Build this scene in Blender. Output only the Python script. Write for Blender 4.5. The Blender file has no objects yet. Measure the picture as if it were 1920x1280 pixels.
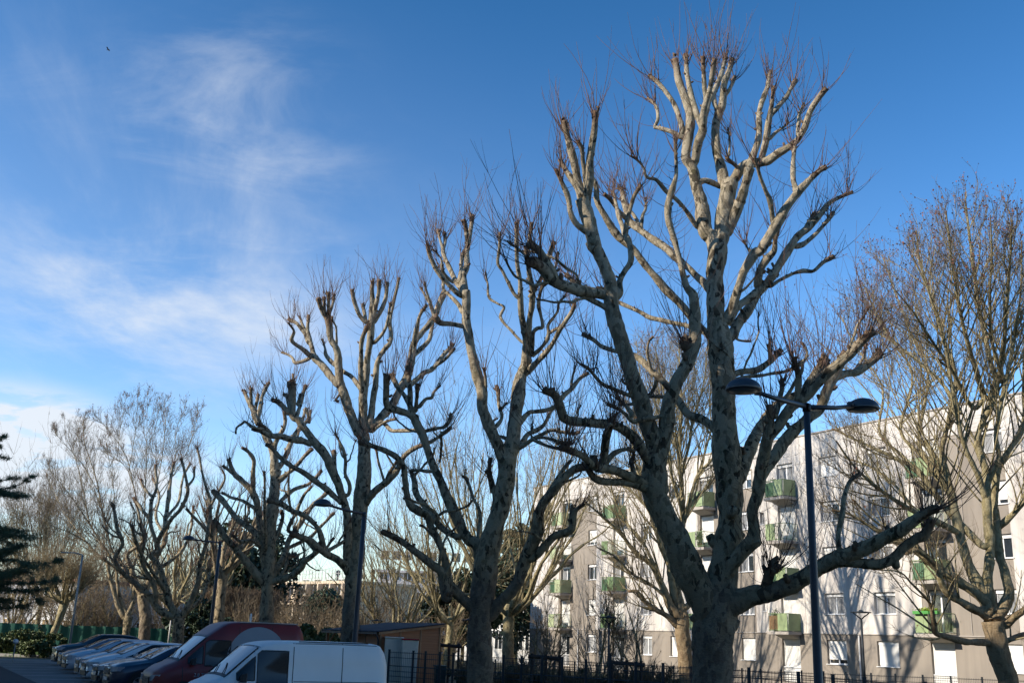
import bpy, bmesh, math, random
import numpy as np
from mathutils import Vector, noise

random.seed(7); rng = np.random.default_rng(7)
C = bpy.context.scene.collection
# ------------------------------------------------------------------ camera geometry
FPX = 1950.0; PITCH = math.atan(559/FPX); ROLL = math.radians(2.1); CH = 2.1
_F = np.array([0, math.cos(PITCH), math.sin(PITCH)]); _U0 = np.array([0, -math.sin(PITCH), math.cos(PITCH)]); _R0 = np.array([1., 0, 0])
_R = math.cos(ROLL)*_R0 + math.sin(ROLL)*_U0; _U = -math.sin(ROLL)*_R0 + math.cos(ROLL)*_U0
def at(x, y, Y):
    d = _F*FPX + _R*(x-960) + _U*(640-y)
    return np.array([0, 0, CH]) + d*(Y/d[1])
def mpp(P):                       # metres per photo pixel at a point
    return float((np.array(P)-[0, 0, CH]) @ _F)/FPX
def gx(x, Y):                     # ground position of a picture column at distance Y (near the horizon)
    return float(at(x, 1200, Y)[0])

# ------------------------------------------------------------------ materials
def new_mat(name):
    m = bpy.data.materials.new(name); m.use_nodes = True
    nt = m.node_tree; b = nt.nodes['Principled BSDF']
    return m, nt, b
def N(nt, t, **k):
    n = nt.nodes.new(t)
    for a, v in k.items():
        if a in n.inputs: n.inputs[a].default_value = v
        else: setattr(n, a, v)
    return n
def ramp(nt, fac, stops):
    r = nt.nodes.new('ShaderNodeValToRGB'); e = r.color_ramp.elements
    e[0].position, e[0].color = stops[0][0], (*stops[0][1], 1); e[1].position, e[1].color = stops[-1][0], (*stops[-1][1], 1)
    for p, c in stops[1:-1]:
        q = e.new(p); q.color = (*c, 1)
    nt.links.new(fac, r.inputs[0]); return r
def mixc(nt, fac, a, b, mode='MIX'):
    m = nt.nodes.new('ShaderNodeMix'); m.data_type = 'RGBA'; m.blend_type = mode
    for s, v in ((m.inputs[0], fac), (m.inputs[6], a), (m.inputs[7], b)):
        if hasattr(v, 'is_linked') or hasattr(v, 'links'): nt.links.new(v, s)
        else: s.default_value = v if isinstance(v, (int, float)) else (*v, 1)
    return m.outputs[2]
def noisy(name, c1, c2, scale=3, rough=.8, bump=.2, bscale=30, detail=5, metallic=0, coat=0, stretch=(1, 1, 1)):
    m, nt, b = new_mat(name)
    tc = N(nt, 'ShaderNodeTexCoord'); mp = N(nt, 'ShaderNodeMapping'); mp.inputs['Scale'].default_value = stretch
    nt.links.new(tc.outputs['Object'], mp.inputs[0])
    n1 = N(nt, 'ShaderNodeTexNoise', Scale=scale, Detail=detail, Roughness=.6); nt.links.new(mp.outputs[0], n1.inputs['Vector'])
    r = ramp(nt, n1.outputs[0], [(.3, c1), (.7, c2)])
    nt.links.new(r.outputs[0], b.inputs['Base Color'])
    b.inputs['Roughness'].default_value = rough; b.inputs['Metallic'].default_value = metallic
    b.inputs['Coat Weight'].default_value = coat
    if bump:
        n2 = N(nt, 'ShaderNodeTexNoise', Scale=bscale, Detail=4); nt.links.new(mp.outputs[0], n2.inputs['Vector'])
        bp = N(nt, 'ShaderNodeBump', Strength=bump, Distance=.02); nt.links.new(n2.outputs[0], bp.inputs['Height'])
        nt.links.new(bp.outputs[0], b.inputs['Normal'])
    return m
def bark_mat(name, pale, mid, dark, brown, tip, moss=.35, pscale=4.6, tint_z=(6, 12)):
    m, nt, b = new_mat(name); L = nt.links.new
    tc = N(nt, 'ShaderNodeTexCoord'); mp = N(nt, 'ShaderNodeMapping'); mp.inputs['Scale'].default_value = (1, 1, .55)
    L(tc.outputs['Object'], mp.inputs[0])
    wn = N(nt, 'ShaderNodeTexNoise', Scale=4, Detail=4); L(mp.outputs[0], wn.inputs['Vector'])
    add = N(nt, 'ShaderNodeVectorMath', operation='MULTIPLY_ADD'); L(wn.outputs['Color'], add.inputs[0]); add.inputs[1].default_value = (.35, .35, .35); L(mp.outputs[0], add.inputs[2])
    v = N(nt, 'ShaderNodeTexVoronoi', Scale=pscale*2.2); L(add.outputs[0], v.inputs['Vector'])
    bw = N(nt, 'ShaderNodeSeparateColor'); L(v.outputs['Color'], bw.inputs[0])
    n3 = N(nt, 'ShaderNodeTexNoise', Scale=1.1, Detail=3); L(mp.outputs[0], n3.inputs['Vector'])
    ad = N(nt, 'ShaderNodeMath', operation='ADD'); L(bw.outputs[0], ad.inputs[0]); L(n3.outputs[0], ad.inputs[1])
    r = ramp(nt, ad.outputs[0], [(.45, dark), (.75, mid), (1.0, pale), (1.35, mid)]); r.color_ramp.interpolation = 'EASE'
    hv = N(nt, 'ShaderNodeMath', operation='MULTIPLY'); L(ad.outputs[0], hv.inputs[0]); hv.inputs[1].default_value = .62
    r = ramp(nt, hv.outputs[0], [(.26, dark), (.36, dark), (.42, mid), (.56, mid), (.62, pale), (.8, pale)])
    n4 = N(nt, 'ShaderNodeTexNoise', Scale=45, Detail=6, Roughness=.7); L(mp.outputs[0], n4.inputs['Vector'])
    r4 = ramp(nt, n4.outputs[0], [(.3, (.62, .62, .62)), (.7, (1.15, 1.15, 1.15))])
    c = mixc(nt, .8, r.outputs[0], r4.outputs[0], 'MULTIPLY')
    # bark tinted darker and browner low on the tree, untinted higher up
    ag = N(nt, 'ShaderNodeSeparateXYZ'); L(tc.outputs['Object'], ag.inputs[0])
    ar = N(nt, 'ShaderNodeMapRange'); ar.inputs['From Min'].default_value = tint_z[0]; ar.inputs['From Max'].default_value = tint_z[1]; L(ag.outputs[2], ar.inputs['Value'])
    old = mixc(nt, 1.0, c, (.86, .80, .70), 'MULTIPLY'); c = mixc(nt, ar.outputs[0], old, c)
    # moss and lichen in ragged streaks
    n5 = N(nt, 'ShaderNodeTexNoise', Scale=2.3, Detail=8, Roughness=.7); L(tc.outputs['Object'], n5.inputs['Vector'])
    r5 = ramp(nt, n5.outputs[0], [(.53, (0, 0, 0)), (.66, (1, 1, 1))])
    mm = N(nt, 'ShaderNodeMath', operation='MULTIPLY'); L(r5.outputs[0], mm.inputs[0]); mm.inputs[1].default_value = moss
    c = mixc(nt, mm.outputs[0], c, (.12, .115, .045))
    # old rough brown bark on the lowest trunk, reddish brown one-year wood at the cut heads
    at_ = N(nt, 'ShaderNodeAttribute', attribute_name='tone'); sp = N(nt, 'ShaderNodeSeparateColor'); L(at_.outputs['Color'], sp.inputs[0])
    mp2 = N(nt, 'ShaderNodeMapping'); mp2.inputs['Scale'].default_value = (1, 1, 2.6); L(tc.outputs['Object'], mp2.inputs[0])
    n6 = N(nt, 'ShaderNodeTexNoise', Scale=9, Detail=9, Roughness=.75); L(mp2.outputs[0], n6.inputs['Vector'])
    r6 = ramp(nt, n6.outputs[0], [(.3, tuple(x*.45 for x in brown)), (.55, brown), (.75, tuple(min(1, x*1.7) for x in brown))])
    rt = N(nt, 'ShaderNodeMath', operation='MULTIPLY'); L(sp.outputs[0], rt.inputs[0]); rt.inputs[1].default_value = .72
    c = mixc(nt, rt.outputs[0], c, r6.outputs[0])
    c = mixc(nt, sp.outputs[1], c, tip)
    L(c, b.inputs['Base Color']); b.inputs['Roughness'].default_value = .85; b.inputs['Specular IOR Level'].default_value = .25
    h = N(nt, 'ShaderNodeMath', operation='MULTIPLY_ADD'); L(bw.outputs[0], h.inputs[0]); h.inputs[1].default_value = .3; L(n6.outputs[0], h.inputs[2])
    bp = N(nt, 'ShaderNodeBump', Strength=1.0, Distance=.06); L(h.outputs[0], bp.inputs['Height'])
    L(bp.outputs[0], b.inputs['Normal'])
    return m
M = {}
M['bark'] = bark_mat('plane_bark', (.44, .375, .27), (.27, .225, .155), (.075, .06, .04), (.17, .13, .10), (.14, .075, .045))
M['bark2'] = bark_mat('garden_bark', (.40, .34, .20), (.29, .24, .125), (.19, .15, .08), (.26, .17, .105), (.2, .11, .06), moss=.2, tint_z=(-9, -8))
M['shoot'] = noisy('shoot_bark', (.125, .062, .042), (.075, .043, .03), 2, .7, 0)
M['shoot2'] = noisy('grey_shoot', (.16, .12, .07), (.24, .19, .105), 1.5, .75, 0)
M['twig_dark'] = noisy('dark_twigs', (.085, .065, .045), (.14, .11, .078), 1.0, .8, 0)
M['bush'] = noisy('bush_twigs', (.11, .08, .048), (.19, .145, .09), 1.0, .8, 0)
M['seed'] = noisy('dry_leaf', (.27, .10, .06), (.16, .06, .04), 6, .8, 0)
M['cut'] = noisy('cut_wood', (.22, .13, .07), (.1, .06, .04), 12, .9, .3)

def facade_mat(name, c1, c2, streak=.5):
    m, nt, b = new_mat(name); L = nt.links.new
    tc = N(nt, 'ShaderNodeTexCoord')
    mp = N(nt, 'ShaderNodeMapping'); mp.inputs['Scale'].default_value = (1.6, 1.6, .12); L(tc.outputs['Object'], mp.inputs[0])
    n1 = N(nt, 'ShaderNodeTexNoise', Scale=1.2, Detail=7, Roughness=.65); L(mp.outputs[0], n1.inputs['Vector'])
    r1 = ramp(nt, n1.outputs[0], [(.35, c2), (.6, c1)])
    n2 = N(nt, 'ShaderNodeTexNoise', Scale=.5, Detail=6); L(tc.outputs['Object'], n2.inputs['Vector'])
    r2 = ramp(nt, n2.outputs[0], [(.3, (.86, .86, .87)), (.7, (1.04, 1.03, 1.01))])
    c = mixc(nt, 1.0, r1.outputs[0], r2.outputs[0], 'MULTIPLY')
    L(c, b.inputs['Base Color']); b.inputs['Roughness'].default_value = .92
    n3 = N(nt, 'ShaderNodeTexNoise', Scale=60, Detail=3); L(tc.outputs['Object'], n3.inputs['Vector'])
    bp = N(nt, 'ShaderNodeBump', Strength=.2, Distance=.01); L(n3.outputs[0], bp.inputs['Height']); L(bp.outputs[0], b.inputs['Normal'])
    return m
M['wall'] = facade_mat('facade_render', (.655, .62, .58), (.43, .40, .375))
M['taupe'] = facade_mat('taupe_render', (.285, .25, .212), (.24, .21, .18))
M['slab'] = noisy('slab_concrete', (.42, .38, .34), (.33, .3, .27), 3, .9, .1)
def plain(name, c, rough=.5, metallic=0, var=.12, coat=0, scale=6, bump=0):
    return noisy(name, tuple(x*(1-var) for x in c), tuple(min(1, x*(1+var)) for x in c), scale, rough, bump, 40, metallic=metallic, coat=coat)
M['pvc'] = plain('white_pvc', (.72, .72, .72), .4, var=.04)
M['blind'] = noisy('roller_blind', (.72, .71, .68), (.62, .61, .58), 2, .6, .3, 1, stretch=(.2, .2, 60))
M['curtain'] = noisy('curtain', (.34, .34, .33), (.12, .13, .15), 1, .8, 0, stretch=(9, 9, .3))
M['green'] = plain('green_panel', (.25, .32, .16), .5, var=.16, scale=2)
M['green2'] = plain('green_panel_faded', (.33, .38, .22), .6, var=.15, scale=2); M['green3'] = plain('green_panel_dark', (.16, .24, .11), .5, var=.15, scale=2)
M['green_dark'] = plain('green_netting', (.05, .13, .07), .7, var=.3)
M['reed'] = plain('reed_screen', (.25, .13, .07), .9, var=.3, scale=12)
M['railm'] = plain('rail_metal', (.18, .26, .12), .5, var=.1)
def glass_mat(name, c, rough=.06):
    m, nt, b = new_mat(name); b.inputs['Base Color'].default_value = (*c, 1); b.inputs['Roughness'].default_value = rough
    b.inputs['Specular IOR Level'].default_value = .9; b.inputs['IOR'].default_value = 1.6
    tc = N(nt, 'ShaderNodeTexCoord'); n = N(nt, 'ShaderNodeTexNoise', Scale=1.3, Detail=2); nt.links.new(tc.outputs['Object'], n.inputs['Vector'])
    bp = N(nt, 'ShaderNodeBump', Strength=.12, Distance=.05); nt.links.new(n.outputs[0], bp.inputs['Height']); nt.links.new(bp.outputs[0], b.inputs['Normal'])
    return m
M['glass'] = glass_mat('window_glass', (.02, .025, .03))
M['carglass'] = glass_mat('car_glass', (.012, .016, .02), .04); M['sideglass'] = glass_mat('side_glass', (.008, .01, .012), .08); M['sideglass'].node_tree.nodes['Principled BSDF'].inputs['Specular IOR Level'].default_value = .35
def paint(name, c, met=.0, rough=.32):
    m = noisy(name, tuple(x*.93 for x in c), tuple(min(1, x*1.05) for x in c), 1.5, rough, 0, metallic=met, coat=.6)
    return m
M['p_black'] = paint('black_paint', (.012, .014, .018)); M['p_navy'] = paint('navy_paint', (.012, .022, .05), .2)
M['p_silver'] = paint('silver_paint', (.46, .48, .52), .35); M['p_grey'] = paint('bluegrey_paint', (.14, .17, .22), .3)
M['p_white'] = paint('white_paint', (.62, .64, .66)); M['p_van'] = noisy('van_white', (.74, .73, .71), (.80, .79, .77), 1.2, .42, 0)
M['p_red'] = noisy('van_red', (.15, .011, .011), (.20, .018, .016), 1.0, .4, 0)
M['tyre'] = plain('tyre_rubber', (.02, .02, .02), .85); M['rim'] = plain('alloy', (.55, .56, .58), .3, .9)
M['trim'] = plain('black_plastic', (.018, .018, .02), .55); M['chrome'] = plain('chrome', (.7, .7, .72), .15, 1)
M['lampglass'] = plain('headlamp_glass', (.5, .52, .55), .12, .3); M['tail'] = plain('tail_lamp', (.3, .015, .015), .25)
M['decal'] = plain('grey_blue_decal', (.20, .24, .29), .5, var=.03)
M['post'] = plain('fence_steel', (.018, .026, .034), .5); M['lampm'] = plain('lamp_steel', (.032, .036, .046), .45, .0)
M['lens'] = plain('lamp_lens', (.16, .16, .17), .35)
M['pole_grey'] = plain('galvanised_pole', (.36, .35, .33), .5, .2)
M['wood'] = noisy('shed_boards', (.42, .19, .09), (.28, .12, .058), 1.2, .75, .6, 1, stretch=(.4, .4, 22))
M['trimwood'] = plain('shed_trim', (.34, .19, .10), .7, var=.2)
M['felt'] = plain('roof_felt', (.035, .035, .045), .9)
M['bin'] = plain('bin_cream', (.6, .56, .48), .6, var=.1); M['stake'] = plain('stake_wood', (.035, .026, .022), .9, var=.3)
M['hedge'] = plain('hedge_twigs', (.16, .11, .07), .9, var=.4, scale=12)
M['leaf'] = plain('evergreen_leaf', (.035, .06, .03), .6, var=.45, scale=3); M['leaf2'] = plain('shrub_leaf', (.08, .11, .03), .6, var=.45, scale=3)
M['cedar'] = plain('cedar_needles', (.085, .125, .06), .7, var=.4, scale=1.5)
M['cream'] = noisy('cream_render', (.62, .50, .36), (.52, .42, .31), 1, .9, 0)
M['grey_wall'] = noisy('far_grey_wall', (.36, .36, .38), (.44, .44, .45), .3, .9, 0)
M['white_wall'] = noisy('far_white_wall', (.6, .59, .57), (.5, .49, .47), .5, .9, 0)
M['brick'] = noisy('far_brick', (.26, .13, .09), (.2, .1, .07), 1, .9, 0)

# ------------------------------------------------------------------ mesh helpers
def link_mesh(name, V, Fq, mat, parent=None, loc=None, smooth=True, tone=None, extra=None):
    V = np.asarray(V, float)
    if loc is not None: V = V - np.asarray(loc)
    me = bpy.data.meshes.new(name)
    if isinstance(Fq, np.ndarray) and Fq.ndim == 2:
        nf, k = Fq.shape
        me.vertices.add(len(V)); me.vertices.foreach_set('co', V.astype(np.float32).ravel())
        me.loops.add(nf*k); me.loops.foreach_set('vertex_index', Fq.astype(np.int32).ravel())
        me.polygons.add(nf); me.polygons.foreach_set('loop_start', np.arange(0, nf*k, k, dtype=np.int32)); me.polygons.foreach_set('loop_total', np.full(nf, k, dtype=np.int32))
        me.update(calc_edges=True)
    else:
        me.from_pydata(V.tolist(), [], Fq)
    if tone is not None:
        a = me.color_attributes.new('tone', 'FLOAT_COLOR', 'POINT')
        t = np.ones((len(V), 4), np.float32); t[:, :2] = tone; t[:, 2] = 0
        a.data.foreach_set('color', t.ravel())
    if smooth: me.polygons.foreach_set('use_smooth', np.ones(len(me.polygons), bool))
    me.materials.append(mat)
    o = bpy.data.objects.new(name, me); C.objects.link(o)
    if loc is not None and parent is None: o.location = loc
    if parent is not None: o.parent = parent
    return o
def thing(name, label, cat, loc=(0, 0, 0), rotz=0, group=None):
    o = bpy.data.objects.new(name, None); C.objects.link(o); o.empty_display_size = .3
    o.location = [float(x) for x in loc]; o.rotation_euler = (0, 0, rotz); o['label'] = label; o['category'] = cat
    if group: o['group'] = group
    return o
def tag(o, label=None, cat=None, group=None, kind=None):
    for k, v in (('label', label), ('category', cat), ('group', group), ('kind', kind)):
        if v: o[k] = v
    return o
class MB:
    """collects simple shapes, builds one mesh"""
    def __init__(s): s.v = []; s.f = []
    def add(s, V, F):
        b = len(s.v); s.v += [tuple(map(float, p)) for p in V]; s.f += [tuple(b+i for i in f) for f in F]; return s
    def box(s, a, b, chamfer=0):
        x0, y0, z0 = a; x1, y1, z1 = b
        return s.add([(x0,y0,z0),(x1,y0,z0),(x1,y1,z0),(x0,y1,z0),(x0,y0,z1),(x1,y0,z1),(x1,y1,z1),(x0,y1,z1)],
                     [(0,3,2,1),(4,5,6,7),(0,1,5,4),(1,2,6,5),(2,3,7,6),(3,0,4,7)])
    def tube(s, pts, rad, k=8, cap=True):
        pts = [np.array(p, float) for p in pts]; n = len(pts)
        rad = [rad]*n if isinstance(rad, (int, float)) else rad
        V, T = tube_batch(np.array([pts]), np.array([rad]), k)
        F = [tuple(q) for q in T.tolist()]
        if cap: F += [tuple(range(k))[::-1], tuple((n-1)*k+i for i in range(k))]
        return s.add(V, F)
    def lathe(s, prof, k=20, origin=(0, 0, 0), axis='z', sx=1, sy=1):
        V = []; F = []
        for r, z in prof:
            for i in range(k):
                a = 2*math.pi*i/k
                p = (r*math.cos(a)*sx, r*math.sin(a)*sy, z)
                if axis == 'y': p = (p[0], p[2], p[1])
                V.append(tuple(np.array(p)+np.array(origin)))
        for j in range(len(prof)-1):
            for i in range(k):
                F.append((j*k+i, j*k+(i+1) % k, (j+1)*k+(i+1) % k, (j+1)*k+i))
        F += [tuple(range(k))[::-1], tuple((len(prof)-1)*k+i for i in range(k))]
        return s.add(V, F)
    def build(s, name, mat, parent=None, smooth=False, bevel=0, xf=None):
        V = s.v if xf is None else [xf(p) for p in s.v]
        me = bpy.data.meshes.new(name); me.from_pydata(V, [], s.f)
        bm = bmesh.new(); bm.from_mesh(me); bmesh.ops.recalc_face_normals(bm, faces=bm.faces); bm.to_mesh(me); bm.free()
        if smooth: me.polygons.foreach_set('use_smooth', np.ones(len(me.polygons), bool))
        me.materials.append(mat); o = bpy.data.objects.new(name, me); C.objects.link(o)
        if parent is not None: o.parent = parent
        if bevel:
            md = o.modifiers.new('bevel', 'BEVEL'); md.width = bevel; md.segments = 2; md.limit_method = 'ANGLE'
        return o
def tube_batch(P, R, k):
    """P (N,n,3), R (N,n) -> verts, quads of N tapered tubes"""
    Nn, n = P.shape[:2]
    T = np.empty_like(P); T[:, 1:-1] = P[:, 2:]-P[:, :-2]; T[:, 0] = P[:, 1]-P[:, 0]; T[:, -1] = P[:, -1]-P[:, -2]
    T /= np.linalg.norm(T, axis=2, keepdims=True)+1e-9
    mean = P[:, -1]-P[:, 0]; ref = np.zeros((Nn, 3)); ref[np.arange(Nn), np.argmin(np.abs(mean), axis=1)] = 1
    A = np.cross(T, ref[:, None, :]); A /= np.linalg.norm(A, axis=2, keepdims=True)+1e-9
    B = np.cross(T, A)
    ang = np.arange(k)*2*np.pi/k
    V = P[:, :, None, :] + R[:, :, None, None]*(A[:, :, None, :]*np.cos(ang)[None, None, :, None] + B[:, :, None, :]*np.sin(ang)[None, None, :, None])
    base = (np.arange(Nn)*n*k)[:, None, None]; j = (np.arange(n-1)*k)[None, :, None]; i = np.arange(k)[None, None, :]; i2 = (i+1) % k
    Q = np.stack([base+j+i, base+j+i2, base+j+k+i2, base+j+k+i], axis=-1).reshape(-1, 4)
    return V.reshape(-1, 3), Q
class Acc:
    def __init__(s): s.V = []; s.Q = []; s.T = []; s.n = 0
    def add(s, V, Q, tone=None):
        s.V.append(V); s.Q.append(Q+s.n); s.n += len(V); s.T.append(np.zeros((len(V), 2)) if tone is None else tone)
    def build(s, name, mat, parent, loc, smooth=True):
        return link_mesh(name, np.concatenate(s.V), np.concatenate(s.Q), mat, parent, loc, smooth, np.concatenate(s.T))

# ------------------------------------------------------------------ limbs and shoots
def resample(P, W, step):
    P = np.array(P); n = len(P)
    if n == 2: P = np.array([P[0], (P[0]+P[1])/2, P[1]]); W = np.array([W[0], (W[0]+W[1])/2, W[1]]); n = 3
    E = np.vstack([2*P[0]-P[1], P, 2*P[-1]-P[-2]]); W = np.array(W); out = []; ow = []
    for i in range(n-1):
        p0, p1, p2, p3 = E[i], E[i+1], E[i+2], E[i+3]; L = np.linalg.norm(p2-p1); m = max(2, int(L/step)+1)
        for t in np.linspace(0, 1, m, endpoint=False):
            out.append(.5*((2*p1)+(-p0+p2)*t+(2*p0-5*p1+4*p2-p3)*t*t+(-p0+3*p1-3*p2+p3)*t**3)); ow.append(W[i]*(1-t)+W[i+1]*t)
    out.append(P[-1]); ow.append(W[-1])
    return np.array(out), np.array(ow)
def limb_mesh(acc, P, R, r, rough0=0., tip=True, k=None, wobble=.22, old=None):
    """crooked, knotty limb along P with radii R"""
    n = len(P); s = np.concatenate([[0], np.cumsum(np.linalg.norm(np.diff(P, axis=0), axis=1))])
    Rm = R.mean(); ph = r.uniform(0, 6.28, (3, 4))
    off = np.stack([sum(np.sin(s*f/(Rm*6+.1)+ph[a, q])/(q+1) for q, f in enumerate((1.1, 2.3, 4.1))) for a in range(3)], 1)
    fade = np.clip(s/(s[-1]*.15+.01), 0, 1)[:, None]
    P = P+off*fade*Rm*wobble
    R = R*(1+.07*np.sin(s/(Rm*3+.05)+ph[0, 3])+.05*np.sin(s/(Rm*1.3+.03)+ph[1, 3]))
    if tip:                                   # swollen, blunt cut head
        e = s[-1]-s; R = R*(1+.14*np.exp(-(e/(R[-1]*3+.05))**2))
    k = k or int(np.clip(Rm*90+6, 6, 44))
    V, Q = tube_batch(P[None], R[None], k)
    nm = np.repeat(P, k, 0); d = V-nm; q = V*1.0
    bump = np.sin(q[:, 0]*9+ph[0, 0])*np.sin(q[:, 1]*8+ph[1, 0])*np.sin(q[:, 2]*5+ph[2, 0])*.09+np.sin(q[:, 0]*23+ph[0, 1])*np.sin(q[:, 1]*21+ph[1, 1])*np.sin(q[:, 2]*14+ph[2, 1])*.05
    if Rm > .11:                              # ridged, lumpy bark and burrs on thick wood
        amp = .09 if not tip and Rm > .25 else .06
        nz = np.array([noise.fractal(Vector((a*5.5, b_*5.5, c_*3.2)), .9, 2.1, 5)+.45*abs(noise.noise(Vector((a*2.2, b_*2.2, c_*9)))) for a, b_, c_ in V.tolist()])
        bump = bump+(nz-.15)*amp*min(1.6, .3/Rm)
    V = nm+d*(1+bump[:, None]*(1.0 if Rm > .04 else .4))
    tone = np.zeros((len(V), 2))
    if tip: tone[:, 1] = np.repeat(np.clip(1-(s[-1]-s)/(.55+R[-1]*2), 0, 1)*.8, k)
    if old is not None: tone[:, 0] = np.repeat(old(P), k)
    # caps
    c = len(V); V = np.vstack([V, P[:1], P[-1:]+(P[-1:]-P[-2:-1])*.05])
    tone = np.vstack([tone, tone[:1], tone[-2:-1]])
    i = np.arange(k); i2 = (i+1) % k; b = (n-1)*k
    Q = np.vstack([Q, np.stack([i2, i, np.full(k, c), np.full(k, c)], 1)[:0], np.stack([b+i, b+i2, np.full(k, c+1), b+i], 1)[:0]])
    # end cap as quads (pairs of wedges)
    if k % 2 == 0:
        j = np.arange(0, k, 2); Q = np.vstack([Q, np.stack([b+j, b+(j+1) % k, b+(j+2) % k, np.full(len(j), c+1)], 1)])
    else:
        j = np.arange(0, k-1, 2); Q = np.vstack([Q, np.stack([b+j, b+j+1, b+(j+2) % k, np.full(len(j), c+1)], 1)])
    acc.add(V, Q, tone)
    return P, s
def shoots(acc, O, D, L, R0, r, up=.55, n=7, k=3, bead=.0):
    """many thin shoots: origins O (N,3), start directions D, lengths L, radii R0; they curve upwards"""
    Nn = len(O)
    if not Nn: return np.zeros((0, n, 3))
    t = np.linspace(0, 1, n); D = D/(np.linalg.norm(D, axis=1, keepdims=True)+1e-9)
    P = np.zeros((Nn, n, 3)); P[:, 0] = O; cur = D.copy(); st = (L/(n-1))[:, None]
    curl = r.normal(0, .07, (Nn, 3))
    for i in range(1, n):
        cur = cur+np.array([0, 0, 1.])*up/(n-1)*1.6+curl+r.normal(0, .05, (Nn, 3)); cur /= np.linalg.norm(cur, axis=1, keepdims=True)
        P[:, i] = P[:, i-1]+cur*st
    R = R0[:, None]*(1-.68*t)[None, :]
    if bead: R = R*(1+bead*(r.random((Nn, n)) > .5))
    V, Q = tube_batch(P, R, k); acc.add(V, Q)
    return P
def beads(acc, pts, size, r):
    """tiny dry leaves / seed balls: one crumpled quad pair each"""
    n = len(pts)
    if not n: return
    a = r.normal(size=(n, 3)); a /= np.linalg.norm(a, axis=1, keepdims=True); b = np.cross(a, r.normal(size=(n, 3))); b /= np.linalg.norm(b, axis=1, keepdims=True)+1e-9
    s = (size*r.uniform(.6, 1.5, n))[:, None]; c = np.cross(a, b)
    V = np.stack([pts-a*s, pts+b*s*.7+c*s*.35, pts+a*s, pts-b*s*.7+c*s*.35, pts+c*s*.9], 1).reshape(-1, 3)
    o = (np.arange(n)*5)[:, None]
    Q = np.concatenate([o+np.array([[0, 1, 2, 3]]), o+np.array([[0, 1, 2, 4]])]); acc.add(V, Q)

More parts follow.
